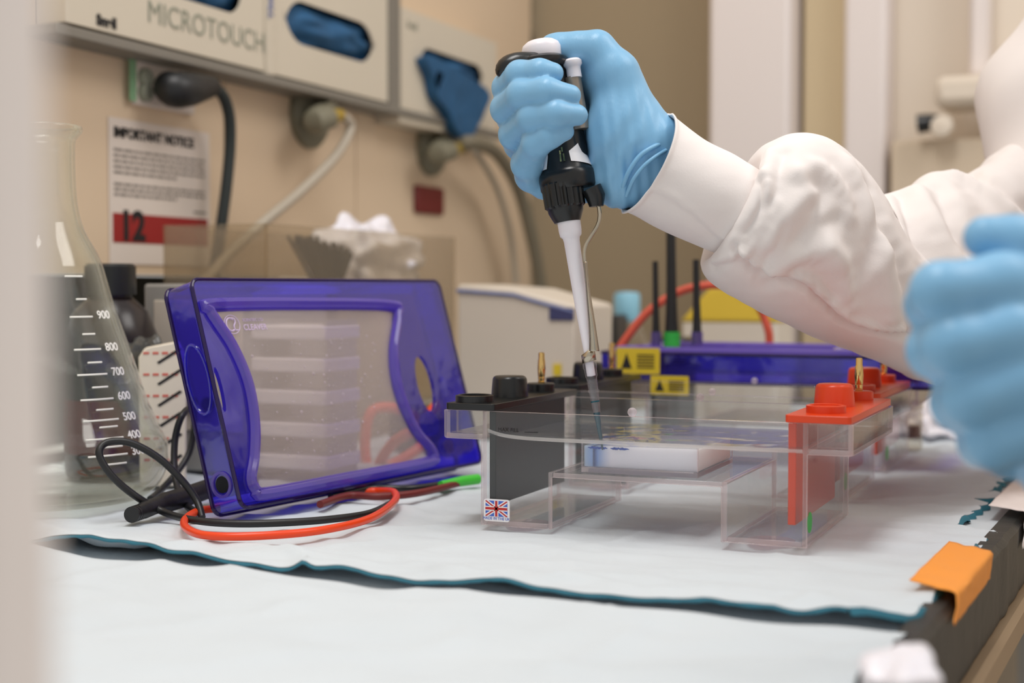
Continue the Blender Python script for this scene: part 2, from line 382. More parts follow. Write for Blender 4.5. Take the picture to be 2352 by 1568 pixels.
struct('trim_3', MB().box(bx_at(1845), bx_at(1945), YB - 0.005, YB + 0.028, -0.9, 1.5), 'sand', bevel=0.004)
struct('trim_4', MB().box(bx_at(1950), bx_at(2045), YB - 0.04, YB + 0.028, -0.9, 1.5), 'whitewall', bevel=0.006)
mb = MB(); z1 = ony(2100, 330, YB)[2]
mb.box(bx_at(2060), 0.6, YB - 0.05, YB + 0.028, -0.9, z1)
cb = obj('wall_cabinet', mb, 'creamlow', bevel=0.004); tag(cb, 'beige cabinet against the far wall behind the sleeve, under the pale rail', 'cabinet')
struct('trim_5', MB().box(bx_at(2228), bx_at(2272), YB - 0.03, YB + 0.028, ony(2200, 185, YB)[2], 1.5), 'whitewall', bevel=0.006)
zr0, zr1 = ony(2200, 262, YB)[2], ony(2200, 195, YB)[2]
rl = thing('wall_rail', 'pale horizontal rail with black end stop on the far wall at right', 'rail', (bx_at(2260), YB, zr0))
obj('rail_bar', MB().box(bx_at(2165), 0.5, YB - 0.09, YB - 0.0, zr0, zr1), 'cream', rl, world=True, bevel=0.01)
a_, b_ = ony(2108, 285, YB - 0.07), ony(2160, 278, YB - 0.07)
obj('end_stop', MB().tube([a_, (a_ + b_) / 2, b_], [0.012, 0.011, 0.008]), 'black', rl, world=True)
mb = MB().lathe([(0.0, -0.012), (0.012, -0.010), (0.014, 0), (0.012, 0.010), (0, 0.012)], ony(2164, 290, YB - 0.08), (0, 1, 0)); obj('knob', mb, 'cream', rl, world=True)

for (x_, y_) in ((1193, 20), (1199, 90)):
    q_ = ony(x_, y_, YB); tag(obj('wall_stud', MB().lathe([(.017, 0), (.017, -.008), (.012, -.012), (0, -.012)], q_, (0, 1, 0), n=24), 'shadow_gap'), 'dark round stud on the shaded taupe wall left of the raised hand, ' + ('upper' if y_ < 50 else 'lower') + ' one', 'stud')

# bench with black edge
BD = Vector((0.047, 1, 0)).normalized()
def bedge(y, off=0.0, z=0.0): return (-0.0695 + 0.047 * (y - 0.614) + off, y, z)
bench = thing('lab_bench', 'long lab bench with a chipped black front edge under blue-white pads', 'bench', (-0.4, 0.9, -0.006))
mb = MB(); y0, y1 = 0.02, 1.86
vs = [(WX - 0.1, y0, -0.012), bedge(y0, -0.012, -0.012), bedge(y1, -0.012, -0.012), (WX - 0.1, y1, -0.012)]
vs += [(v[0], v[1], -0.05) for v in vs]
mb.add(vs, [(0, 1, 2, 3), (7, 6, 5, 4), (0, 4, 5, 1), (1, 5, 6, 2), (2, 6, 7, 3), (3, 7, 4, 0)]); obj('worktop', mb, 'benchtop', bench, world=True)
def strip(o0, o1, z0, z1, rag=0.0, n=160):
    mb = MB(); R_ = []
    for i in range(n):
        y = y0 + (y1 - y0) * i / (n - 1); j = rag * nz((0, y, 0), 45)
        R_.append([bedge(y, o0, z0), bedge(y, o1 + j, z0), bedge(y, o1 + j, z1 - 0.003), bedge(y, o1 - 0.003 + j, z1 + j * 0.5), bedge(y, o0, z1)])
    vs = [p for r_ in R_ for p in r_]; fs = []
    for i in range(n - 1):
        for k in range(5): fs.append((i * 5 + k, i * 5 + (k + 1) % 5, i * 5 + 5 + (k + 1) % 5, i * 5 + 5 + k))
    fs += [(0, 1, 2, 3, 4), tuple((n - 1) * 5 + k for k in (4, 3, 2, 1, 0))]
    return mb.add(vs, fs)
obj('black_edge_strip', strip(-0.012, 0.0, -0.042, -0.002, 0.0015), 'benchedge', bench, world=True)
obj('lower_lip', strip(-0.02, 0.007, -0.058, -0.043), 'wood', bench, world=True)
obj('bench_leg', MB().box(-0.115, -0.075, 0.03, 0.07, -0.9, -0.05), 'greybox', bench, world=True)
obj('bench_leg', MB().box(-0.115, -0.075, 1.75, 1.79, -0.9, -0.05), 'greybox', bench, world=True)

# absorbent pads
def padz(x, y, amp=1.0):
    fl = min(1, max(0, (0.645 - y) / 0.04)); base = 0.0035 * nz((x, y * 1.6, 0), 9) + 0.0036 * nz((x * 1.0 + .02 * nz((x, y, 1), 9), y * 2.2, 0), 22, 3) + 0.0012 * nz((x, y * 2, 0), 60, 7)
    near = max(fl, min(1, max(0, (x + 0.10) / 0.03)), min(1, max(0, (y - 1.2) / 0.1)))
    cr = abs(nz((x + .02 * nz((x, y, 3), 12), y, 0), 13, 11)); base += 0.0022 * (max(0, .16 - cr) / .16) ** 1.3
    return base * amp * (0.5 + 0.9 * near) - 0.0032 * (1 - near) - 0.0008 * near
mb = MB(); X0, X1, Y0, Y1 = -0.775, -0.079, 0.583, 1.60
def pf(u, v):
    y = Y0 + (Y1 - Y0) * v + (0.003 * nz((u * 4, 0.3, 0), 3) if v == 0 else 0)
    xr = X1 + 0.047 * (y - 0.6) + 0.003 * nz((y, 1, 0), 40) - (0.028 if y > 0.86 else 0) * (0.8 + 0.5 * nz((y, 2, 0), 60)) - 0.05 * max(0, (0.61 - y) / 0.03) ** 2 * 0.6
    x = X0 + (xr - X0) * u
    return (x, y, padz(x, y) + 0.0005 + 0.0016 * math.exp(-((y - Y0) / 0.012) ** 2) * (1 + nz((x, 0, 0), 20)))
mb.grid(pf, 260, 300)
up = obj('absorbent_pad', mb, 'pad', angle=180); tag(up, 'pale blue-white crinkled absorbent pad under the gel tanks, its near edge showing blue backing', 'pad', None)
mb = MB()
NE = 400
def pe(i, k):
    u = i / (NE - 1); p = pf(u, 0); r = 0.0009 + 0.0003 * nz((u * 30, 0, 0), 3); a = math.radians(-60 + 150 * k / 6)
    return (p[0], p[1] - r * math.cos(a) + 0.0005, p[2] - r * 0.75 + r * math.sin(a) - 0.0006)
mb.add([pe(i, k) for i in range(NE) for k in range(7)], [(i * 7 + k, i * 7 + k + 1, i * 7 + 8 + k, i * 7 + 7 + k) for i in range(NE - 1) for k in range(6)])
obj('blue_backing_edge', mb, 'padedge', up)
mb = MB()
def pr(i, k):
    v = i / 299; p = pf(1, v); return (p[0] + 0.0008 * k, p[1], p[2] - 0.0008 * k * k - 0.0002)
mb.add([pr(i, k) for i in range(300) for k in range(3)], [(i * 3 + k, i * 3 + k + 1, i * 3 + 4 + k, i * 3 + 3 + k) for i in range(299) for k in range(2)])
obj('blue_backing_edge', mb, 'padedge', up)
mb = MB()
def pg(u, v):
    y = 0.03 + 1.60 * v; x = -0.775 + (bedge(y, -0.008)[0] + 0.002 * nz((y, 5, 0), 60) + 0.775) * u
    return (x, y, (0.0038 * nz((x, y * 1.5, 0), 10, 9) + 0.0030 * nz((x, y * 1.8, 0), 24, 2) + .002 * (max(0, .2 - abs(nz((x, y, 0), 11, 21))) / .2) ** 2) * (1 if y < 0.574 else max(0.25, 1 - (y - .574) / .02)) * (1 if y < .574 else .5) - (0.0012 if y < 0.574 else 0.0062))
mb.grid(pg, 200, 320)
lp = obj('absorbent_pad', mb, 'pad', angle=180); tag(lp, 'pale absorbent pad in the near foreground, underneath the other pad', 'pad')
ap = None

# tape pieces over the edge
def tape(name, label, y0_, y1_, xin, mt, drop, skew=0.0, pitch=0.0):
    mb = MB()
    def fn(u, v):
        y = y0_ + (y1_ - y0_) * v + skew * (0.5 - u); L = (xin + drop) * u; xe = 0.001
        zoff = 0.0034 + 0.0006 * nz((u * 3, v * 3, 1), 2)
        if L < xin: off, z = -xin + L + xe, zoff + 0.002 * math.sin(math.pi * min(1, L / xin)) * nz((v * 2, 1, 1), 2)
        else: off, z = xe + 0.0012 + 0.0006 * nz((u * 4, v * 5, 2), 2), zoff - (L - xin)
        return bedge(y, off, z)
    mb.grid(fn, 30, 24); o = obj(name, mb, mt, thick=0.0005, angle=60); return tag(o, label, 'tape')
tape('orange_tape', 'piece of orange tape folded over the black bench edge', 0.640, 0.748, 0.023, 'orange_tape', 0.012, 0.03)
tape('white_tape', 'piece of white tape folded over the black bench edge behind the orange one', 0.885, 1.02, 0.022, 'white_tape', 0.02, 0.03)

# things under / beyond the bench edge on the floor
bn = thing('floor_bin', 'olive yellow bin on the floor beyond the bench edge', 'bin', (0.12, 1.15, -0.9))
obj('bin_body', MB().lathe([(0.12, 0), (0.15, 0.5), (0.145, 0.5), (0.115, 0.01), (0, 0.01)], (0, 0, 0)), mat('olive_yellow', (186, 172, 70), 0.6), bn)
obj('bin_rim', MB().lathe([(0.148, 0.495), (0.156, 0.5), (0.148, 0.508), (0.143, 0.5), (0.148, 0.495)]), 'black', bn)
cr_ = [dep(2300 + 55 * math.cos(a), 1385 + 18 * math.sin(a), 1.15) + np.array([0, 0, 0]) for a in np.linspace(0.6, 5.9, 30)]
o = obj('cable_loop', MB().tube(cr_, 0.006), 'black'); tag(o, 'black cable loop hanging below the bench edge at far right', 'cable')

# ================================================================== GEL TANK
TX, TY = -0.3375, 0.7314
def make_tank(label):
    t = thing('gel_tank', label, 'gel tank', (TX, TY, 0))
    W, PL, PR, PZ, H, OV, D, LZ, DL = 0.1855, 0.043, 0.140, 0.0318, 0.065, 0.0232, 0.120, 0.0487, 0.134
    th = 0.0028
    ol = [(0, 0), (PL, 0), (PL, PZ - 0.0025), (PR, PZ - 0.0025), (PR, 0), (W, 0), (W, LZ), (W + OV - 0.001, LZ), (W + OV, LZ + 0.001), (W + OV, H), (-OV, H), (-OV, LZ + 0.001), (-OV + 0.001, LZ), (0, LZ)]
    mb = MB(); mb.plate([ol], 0, th, em=1); mb.plate([[(x, z) for x, z in ol if -0.001 < x < W + 0.001] and [(0, 0), (PL, 0), (PL, PZ), (PR, PZ), (PR, 0), (W, 0), (W, H), (0, H)]], D - th, D, em=1)
    e_ = 0.0003
    mb.box(0, th, th, D - th, 0, H - e_, 0, 1).box(W - th, W, th, D - th, 0, H - e_, 0, 1)
    mb.box(PL - th, PL, th, D - th, 0, PZ, 0, 1).box(PR, PR + th, th, D - th, 0, PZ, 0, 1)
    mb.box(PL, PR, th, D - th, PZ - th, PZ, 0, 1)
    mb.box(th, PL - th, th, D - th, 0, th, 0, 1).box(PR + th, W - th, th, D - th, 0, th, 0, 1)
    for x0, x1 in ((-OV, 0), (W, W + OV)):
        mb.box(x0 if x0 < 0 else x1 - th, x0 + th if x0 < 0 else x1, th, DL, LZ, H - e_, 0, 1)
        mb.box(x0, x1, th, DL, LZ, LZ + th, 0, 1); mb.box(x0, x1, DL - th, DL, LZ, H - e_, 0, 1)
        mb.box(x0 + 0.003, x1 - 0.003, 0.010, 0.013, LZ + th, H - e_, 0, 1)
    obj('tank_body', mb, ['acrylic', 'acrylic_edge'], t, bevel=0.0005)
    # feet
    for x in (PL / 2, PR + (W - PR) / 2):
        obj('foot', MB().lathe([(0.0, -0.0012), (0.012, -0.0012), (0.013, 0), (0, 0)], (x, 0.018, 0), mi=0), 'acrylic_edge', t)
    for sx, col, xa, xb in ((0, 'black', -0.0222, 0.0085), (1, 'red', 0.1738, 0.2078)):
        cx = (xa + xb) / 2 + (-0.0006 if sx == 0 else 0)
        ca = obj('electrode_carrier', MB().plate([rrect(xa, xb, 0.0, DL - 0.0015, 0.002, 3)], 0.0652, 0.0690, lambda u, v, w_: (u, v, w_)), col, t, bevel=0.0005); ca['label'] = col + ' electrode cap'
        x_ = 0.0035 if sx == 0 else 0.1747
        obj('electrode_plate', MB().box(x_, x_ + (0.004 if sx == 0 else 0.0042), 0.0045, 0.112, 0.011, 0.0652), 'panelblack' if sx == 0 else 'red', ca, bevel=0.0004)
        ys = (0.0125, 0.0585, 0.108) if sx == 0 else (0.022, 0.066, 0.118)
        rr = 0.0112 if sx == 0 else 0.0104
        obj('ring', MB().lathe([(rr, 0.069), (rr, 0.0728), (rr - 0.0016, 0.0732), (rr - 0.0022, 0.0728), (rr - 0.0022, 0.0712 if sx == 0 else 0.0722), (0, 0.0712 if sx == 0 else 0.0722)], (cx + (-0.002 if sx == 0 else 0.0), ys[0], 0), n=48), col, ca)
        obj('knob', MB().lathe([(0.0113, 0.069), (0.0104, 0.0795), (0.0098, 0.0808), (0.0086, 0.0815), (0, 0.0813)], (cx - (0.0 if sx == 0 else 0.004), ys[1], 0), n=48), col, ca)
        obj('socket_disc', MB().lathe([(0.0088, 0.069), (0.0088, 0.0736), (0.0082, 0.0741), (0, 0.0741)], (cx, ys[2], 0), n=40), col, ca)
        z = 0.0741; pr_ = [(0.0022, z), (0.0023, z + 0.001), (0.0020, z + 0.0012), (0.0023, z + 0.0036), (0.0021, z + 0.0038), (0.0023, z + 0.0042), (0.0026, z + 0.009), (0.0023, z + 0.0145), (0.0020, z + 0.0152), (0.0020, z + 0.0185), (0.0017, z + 0.0194), (0, z + 0.0197)]
        obj('banana_pin', MB().lathe(pr_, (cx + 0.0005, ys[2], 0), n=24), 'gold', ca)
    obj('side_sticker', MB().lathe([(0.0, 0), (0.0055, 0.0), (0.0055, 0.0002), (0, 0.0002)], (W + 0.0001, 0.0075, 0.0125), (1, 0, 0), n=32), 'greensticker', t)
    return t
tank = make_tank('nearest clear acrylic gel tank, uncovered, with a flag sticker, under the pipette tip')
tank2 = copy_tree(tank); tank2.location = (TX - 0.012, TY + 0.168, 0); tank2['label'] = 'second uncovered clear gel tank directly behind the nearest one, red knob showing beyond it'
tank3 = copy_tree(tank); tank3.location = (TX - 0.012, TY + 0.335, 0); tank3['label'] = 'rear gel tank closed by a purple lid, yellow warning sticker on its front'
for k_, tt in enumerate((tank, tank2, tank3)): tt['group'] = 'clear gel tanks in a row'
def P1(px, py, off=0.0):
    p = ony(px, py, TY + off); return p
# sticker with flag
a_, b_ = P1(1112, 1195), P1(1171, 1148); sx0, sx1, sz0, sz1 = a_[0] - TX, b_[0] - TX, a_[2], b_[2]
st = obj('flag_sticker', MB().plate([rrect(sx0, sx1, sz0, sz1, 0.0015)], -0.0004, 0.0), 'stickerwhite', tank); st['label'] = 'small white sticker with a union flag'
fx0, fx1, fz0, fz1 = sx0 + 0.0011, sx1 - 0.0013, sz0 + 0.0029, sz1 - 0.0009
mb = MB(); q = -0.0005; dxx, dzz = (fx1 - fx0), (fz1 - fz0)
mb.plate([[(fx0, fz0), (fx1, fz0), (fx1, fz1), (fx0, fz1)]], q, q + 0.0001, mi=0)
def diag(a, b_, w1, y_, mi):
    (xa, za), (xb, zb) = a, b_; sx = 1 if xb > xa else -1
    w2 = w1 * dzz / dxx
    mb.plate([[(xa, za), (xa + sx * w1, za), (xb, zb - w2), (xb, zb), (xb - sx * w1, zb), (xa, za + w2)]], y_, y_ + 0.00005, mi=mi)
for w1, y_, mi in ((0.0019, q - 0.00006, 1), (0.0007, q - 0.00012, 2)):
    diag((fx0, fz0), (fx1, fz1), w1, y_, mi); diag((fx1, fz0), (fx0, fz1), w1, y_, mi)
cxm, czm = (fx0 + fx1) / 2, (fz0 + fz1) / 2
for hw, y_, mi in ((0.0013, q - 0.00018, 1), (0.0007, q - 0.00024, 2)):
    mb.box(fx0, fx1, y_, y_ + 0.00005, czm - hw, czm + hw, mi).box(cxm - hw, cxm + hw, y_, y_ + 0.00005, fz0, fz1, mi)
obj('flag', mb, ['flagblue', 'stickerwhite', 'flagred'], st, smooth=False)
text('sticker_text', 'MADE IN THE UK', 0.00215, 'flagblue', frame_mat((cxm, -0.0006, sz0 + 0.0010), (1, 0, 0.0), (0, 0, 1)), st, align='CENTER', ext=0.00003)
p = P1(1144, 990); text('max_fill_text', 'MAX FILL', 0.0031, 'ink', frame_mat((p[0] - TX, -0.0002, p[2]), (1, 0, 0), (0, 0, 1)), tank, ext=0.00003)
p2_ = P1(1205, 991); p3_ = P1(1236, 994); obj('max_fill_line', MB().box(p2_[0] - TX, p3_[0] - TX, -0.0002, 0, p2_[2] - 0.0004, p2_[2] + 0.0000), 'ink', tank)
# sticker on rear tank; second, lower one is its reflection built as a sticker
for (xa, ya, xb, yb) in ((1427, 855, 1526, 798), (1505, 903, 1592, 862)):
    p, q_ = ony(xa, ya, TY + 0.335), ony(xb, yb, TY + 0.335); ox, oy = tank3.location[0], tank3.location[1]
    s = obj('sticker_and_reflection', MB().plate([rrect(p[0] - ox, q_[0] - ox, p[2], q_[2], 0.001)], -0.012, -0.0115), 'yellow', tank3); s['label'] = 'yellow warning sticker; the lower one is its modelled reflection'
    mb = MB(); w_ = q_[0] - p[0]; h_ = q_[2] - p[2]; x0_ = p[0] - ox
    mb.plate([[(x0_ + 0.12 * w_, p[2] + .2 * h_), (x0_ + 0.36 * w_, p[2] + .2 * h_), (x0_ + .24 * w_, p[2] + .8 * h_)]], -0.0123, -0.0121)
    for k in range(5): mb.box(x0_ + .48 * w_, x0_ + .88 * w_, -0.0123, -0.0121, p[2] + h_ * (.22 + .12 * k), p[2] + h_ * (.27 + .12 * k))
    obj('print_and_reflection', mb, 'ink', s)

# buffer liquid: surface sheet with a wetted edge climbing the walls
BZ = 0.0500
mb = MB()
def liq(u, v):
    x = 0.003 + 0.1795 * u; y = 0.003 + 0.114 * v; d = min(x - 0.003, 0.1825 - x, y - 0.003, 0.117 - y); z = BZ + 0.0022 * math.exp(-d / 0.0012) + 0.00025 * nz((x, y, 0), 60)
    return (TX + x, TY + y, z)
def warp(t): return 0.5 - 0.5 * math.cos(math.pi * t)
mb.grid(lambda u, v: liq(warp(u), warp(v)), 140, 120)
bf = obj('buffer_liquid', mb, 'buffer', angle=180); tag(bf, 'clear running buffer filling the nearest gel tank', 'liquid')
mb = MB(); N_ = 90
for j, (dy, zz) in enumerate(((0.0, 0.0022), (0.0003, 0.0010), (0.0009, 0.0003), (0.0022, -0.0001))):
    for i in range(N_):
        x = 0.003 + 0.1795 * i / (N_ - 1); lift = 0.0040 * math.exp(-max(0, x - 0.003) / 0.009) * (1 if j == 0 else 0.9); mb.v.append((TX + x, TY + 0.0031 + dy, BZ + zz - 0.0012 + lift * 1.0))
mb.f = [(j * N_ + i, j * N_ + i + 1, (j + 1) * N_ + i + 1, (j + 1) * N_ + i) for j in range(3) for i in range(N_ - 1)]; mb.m = [0] * len(mb.f)
obj('wetted_edge_glint', mb, 'meniscus_glint', bf, angle=180)  # front band, its glint put into the colour

# gel tray + gel
tx0, tx1 = ony(1335, 1080, TY + 0.009)[0], ony(1602, 1098, TY + 0.009)[0]; tz0 = 0.0320
ty0, ty1 = TY + 0.009, TY + 0.083
tr = thing('gel_tray', 'clear gel casting tray on the platform inside the nearest tank', 'gel tray', (tx0, ty0, tz0)); w_ = tx1 - tx0; d_ = ty1 - ty0
mb = MB().box(0, w_, 0, d_, 0, 0.003, 0, 1)
for ya, yb in ((0, 0.0022), (d_ - 0.0022, d_)):
    mb.plate([[(0, 0.003), (w_, 0.003), (w_, 0.0178), (w_ * .62, 0.0178), (w_ * .62, 0.0168), (w_ * .46, 0.0168), (w_ * .46, 0.0188), (0, 0.0188)]], ya, yb, em=1)
obj('tray_body', mb, ['uv_acrylic', 'acrylic_edge'], tr, bevel=0.0003)
obj('tray_runner', MB().box(0.004, w_ - 0.002, 0.0008, 0.003, 0.0002, 0.0022).box(w_ - 0.004, w_ - 0.001, 0.003, d_ - 0.003, 0.0002, 0.0022), mat('dark_blue_runner', (58, 56, 96), 0.4), tr)
gl = obj('agarose_gel', MB().plate([[(tx0 + 0.0006, 0.0), (tx1 - 0.0006, 0.0), (tx1 - 0.0006, 0.0122), (tx0 + 0.0006, 0.0116)]], ty0 + 0.0026, ty1 - 0.0026, lambda u, v, w_: (u, w_, v + tz0 + 0.0032)), 'gel', bevel=0.0006)
tag(gl, 'milky white slab of agarose gel in the tray, blue dye in its left lane', 'gel')
# dye plume spilling over the wells
mb = MB(); rnd = random.Random(3)
for k in range(26):
    x = tx0 + 0.002 + rnd.random() * (0.020 if k < 16 else 0.03); y = ty0 + 0.003 + rnd.random() * 0.03; z = tz0 + 0.0164 + rnd.random() * 0.0008; L = 0.002 + rnd.random() * 0.006; a = rnd.uniform(-0.5, 0.5)
    pts = [(x + L * t * math.cos(a), y + L * t * math.sin(a) + 0.0006 * math.sin(5 * t), z + 0.0003 * math.sin(9 * t + k)) for t in np.linspace(0, 1, 8)]
    if k % 3 == 0: pts = [(p[0], ty0 + 0.0024, tz0 + 0.0142 - abs(p[2] - z) * 2) for p in pts]
    mb.tube(pts, [0.0001 + 0.00055 * math.sin(math.pi * t) for t in np.linspace(0, 1, 8)], 6)
dy = obj('loading_dye_plume', mb, mat('deep_blue_dye', (20, 70, 170), 0.4)); tag(dy, 'wisps of blue loading dye spreading over the gel at the pipette tip', 'dye', kind='stuff')
# droplets
rimz = 0.065
for k, (px, py, r, yy, lb) in enumerate(((1452, 951, 0.0026, TY + 0.001, 'round water droplet on the near rim of the front tank right of the pipette tip'), (1608, 918, 0.0025, TY + 0.1188, 'water droplet on the far rim of the front tank, left of the blurred one'), (1636, 893, 0.0024, tank2.location[1] + 0.001, 'blurred water droplet on the near rim of the second tank'), (1733, 874, 0.0024, tank2.location[1] + 0.119, 'most distant blurred water droplet, on the second tank'))):
    p = ony(px, py, yy); o = obj('water_droplet', MB().lathe([(0, -r * .9), (r * .6, -r * .75), (r * .95, -r * .2), (r, 0.1 * r), (r * .8, r * .65), (r * .45, r * .92), (0, r)], (p[0], p[1], rimz + r * 0.85), n=20), 'droplet', angle=180); tag(o, lb, 'droplet', 'droplets on the tank rims')

# ================================================================== PURPLE LIDS
AZ, AL, LT, LW, LH = 0.1402, 0.2866, 0.0234, 0.2576, 0.1382
hd = np.array([math.sin(AZ), math.cos(AZ), 0]); nh = np.array([math.cos(AZ), -math.sin(AZ), 0])
ln = nh * math.cos(AL) + ZZ * math.sin(AL); lu = -nh * math.sin(AL) + ZZ * math.cos(AL); LB = np.array([-0.4915, 0.6915, 0.0008])
def pan(px, py, w_=LT):
    r = ray(px, py); o_ = LB + ln * w_; t = ((o_ - CP) @ ln) / (r @ ln); p = CP + r * t - o_; return (float(p @ hd), float(p @ lu))
win = [(497, 713), (700, 709), (890, 712), (905, 735), (897, 800), (900, 860), (915, 920), (945, 985), (975, 1020), (984, 1040), (968, 1054), (780, 1090), (612, 1121), (592, 1112), (581, 1088), (588, 1040), (590, 980), (583, 915), (568, 860), (540, 800), (510, 755), (493, 728)]
wl = spline([pan(*p) for p in win], 6, True); wl = [tuple(p) for p in wl]
def oval(cx, cy, rx, ry, sl, n=32): return [pan(cx + rx * math.cos(a) + sl * math.sin(a), cy + ry * math.sin(a)) for a in np.linspace(0, 2 * math.pi, n, endpoint=False)]
lid = thing('safety_cover', 'purple see-through tank lid standing tilted on its long edge beside the flask', 'lid', (0, 0, 0), group='purple gel tank lids')
lid.matrix_world = Matrix(((hd[0], lu[0], ln[0], LB[0]), (hd[1], lu[1], ln[1], LB[1]), (hd[2], lu[2], ln[2], LB[2]), (0, 0, 0, 1)))
fr3 = lambda u, v, w_: (u, v, w_)
O_ = rrect(0, LW, 0, LH, 0.006); I_ = rrect(0.003, LW - 0.003, 0.003, LH - 0.003, 0.004)
mb = MB().plate([O_, I_], 0, LT - 0.003, fr3)
mb.plate([O_, wl, oval(977, 880, 19, 64, 14), oval(506, 895, 7, 52, 12)], LT - 0.003, LT, fr3)
obj('lid_shell', mb, 'purple', lid, bevel=0.0008)
obj('window_pane', MB().plate([wl], LT - 0.0022, LT - 0.001, fr3), 'window', lid)
wc = np.mean(wl, 0); wo = [tuple(wc + (np.array(p) - wc) * np.array([1.045, 1.07])) for p in wl]
def ringtube(L, w_, r, n=8):
    P = [(p[0], p[1], w_) for p in L]; P += P[:2]; return MB().tube(P, r, n, cap=False)
obj('window_ridge', ringtube(wo, LT + 0.0008, 0.0034), 'purple_rim', lid)
obj('window_ridge', ringtube(wl, LT - 0.0002, 0.0009), 'purple_rim', lid)
er = obj('rim_edge', ringtube(O_, LT - 0.0008, 0.0013), 'purple_dark', lid); obj('rim_edge', ringtube(O_, 0.0008, 0.0013), 'purple_dark', lid)
# grip hollow rings on the two short sides, cable sockets
def sidering(x, yc, zc, ry, rz, r): return MB().tube([(x, yc + ry * math.cos(a), zc + rz * math.sin(a)) for a in np.linspace(0, 2 * math.pi + 0.2, 40)], r, 8, cap=False)
for x in (-0.0004, LW + 0.0004): obj('grip_ring', sidering(x, 0.080, 0.0118, 0.021, 0.0085, 0.0009), 'purple', lid)
for x, ins in ((0.0, 'black'), (LW - 0.024, 'red')):
    s_ = obj('cable_socket', MB().lathe([(0.0078, 0.0), (0.0078, 0.024), (0.0062, 0.024), (0.0062, 0.0), (0.0078, 0.0)], (x + (-0.001 if x == 0 else 0), 0.0165, 0.0118), (1, 0, 0), n=32), 'purple_rim', lid)
    obj('socket_insert', MB().lathe([(0.0, 0.001), (0.005, 0.001), (0.005, 0.022), (0, 0.022)], (x + (-0.001 if x == 0 else 0.002), 0.0165, 0.0118), (1, 0, 0), n=24), ins, s_)
obj('round_boss', MB().lathe([(0.0085, -0.006), (0.0085, -0.001), (0, -0.001)], (*pan(993, 692), LT - 0.003), (0, 0, 1)), 'purple', lid)
obj('round_boss', MB().lathe([(0.0085, -0.006), (0.0085, -0.001), (0, -0.001)], (*pan(1003, 968), LT - 0.003), (0, 0, 1)), 'purple', lid)
# embossed maker's mark
lx, ly = pan(533, 745); A0 = np.linspace(0, 2 * math.pi + 0.2, 40)
mb = MB().tube([(lx + 0.0066 * math.cos(a), ly + 0.0058 * math.sin(a), LT) for a in A0], 0.0003, 6)
mb.tube([(lx - 0.0012 + 0.0038 * math.cos(a), ly + 0.0040 * math.sin(a), LT) for a in np.linspace(0.9, 5.3, 20)], 0.0006, 6)
mb.tube(spline([(lx + 0.0002, ly + 0.0040, LT), (lx + 0.0028, ly + 0.0034, LT), (lx + 0.0030, ly + 0.0012, LT), (lx + 0.0014, ly - 0.0010, LT), (lx + 0.0020, ly - 0.0034, LT), (lx + 0.0045, ly - 0.0036, LT)], 5), 0.0005, 6)
lg = obj('maker_mark', mb, 'lilac', lid)
tp = pan(563, 757); text('maker_name', 'CLEAVER', 0.0052, 'lilac', frame_mat((tp[0], tp[1], LT - 0.0008), (1, 0, 0), (0, 1, 0)), lg, bold=0.00008)
tp = pan(560, 737); text('maker_name', 'SCIENTIFIC LTD', 0.0026, 'lilac', frame_mat((tp[0], tp[1], LT - 0.0008), (1, 0, 0), (0, 1, 0)), lg)
# condensation beads on the pane
mb = MB(); rnd = random.Random(8); xs = [p[0] for p in wl]; ys_ = [p[1] for p in wl]
for k in range(240):
    x = rnd.uniform(min(xs) + 0.03, max(xs) - 0.03); y = rnd.uniform(min(ys_) + 0.006, max(ys_) - 0.02); r = 0.0003 + 0.0009 * rnd.random() ** 4
    mb.lathe([(r, 0), (r * .7, r * .5), (0, r * .7)], (x, y, LT - 0.001), (0, 0, 1), n=8)
s_ = obj('condensation', mb, 'droplet', lid); s_['kind'] = 'stuff'
lid2 = copy_tree(lid); lid2.matrix_world = Matrix.Translation(Vector((tank3.location[0] - 0.036, tank3.location[1] - 0.006, 0.0700 - 0.009)))
for ch in list(lid2.children):
    if ch.name.split('.')[0] in ('maker_mark', 'condensation'):
        for g_ in list(ch.children): bpy.data.objects.remove(g_)
        bpy.data.objects.remove(ch)
lid2['label'] = 'purple lid lying flat on the rear gel tank below the white sleeve'

# ================================================================== PIPETTE
PD = 0.79
def P(x, y, o=0.0): return dep(x, y, PD + o)
T0 = P(1383, 1033); T1 = P(1243, 110, 0.007); AX = (T1 - T0) / np.linalg.norm(T1 - T0); PL_ = np.linalg.norm(T1 - T0)
def along(py): return (1033 - py) / 923 * PL_
K = PD / FPX
pip = thing('pipette', 'black hand pipette with white shaft, gripped in the raised blue-gloved hand', 'pipette', tuple(T0))
SIDE = RT; BACK = F0
def lat(prof, mt, name, parent=pip, dx=0.0, db=0.0, n=40, **k):
    o_ = T0 + SIDE * dx * K + BACK * db
    return obj(name, MB().lathe([(r * K, along(py)) for py, r in prof], o_, AX, n=n), mt, parent, world=True, **k)
lat([(92, 0), (92.5, 18), (95, 32), (102, 42), (112, 46), (126, 45), (140, 43), (150, 38), (150, 0)], 'whiteplast', 'plunger_button')
lat([(138, 0), (138, 62), (144, 70), (152, 71), (160, 66), (166, 50), (168, 40), (168, 0)], 'black', 'top_flange', dx=-14)
mb = MB().tube(spline([P(1230, 150, -0.0), P(1190, 149, -0.004), P(1162, 157, -0.005), P(1155, 178, -0.003)], 5), [0.0072, .0072, .0072, .0072, .0071, .007, .0069, .0067, .0065, .0062, .0059, .0055, .005, .0044, .0036, .002], 18); obj('finger_rest', mb, 'black', pip, world=True)
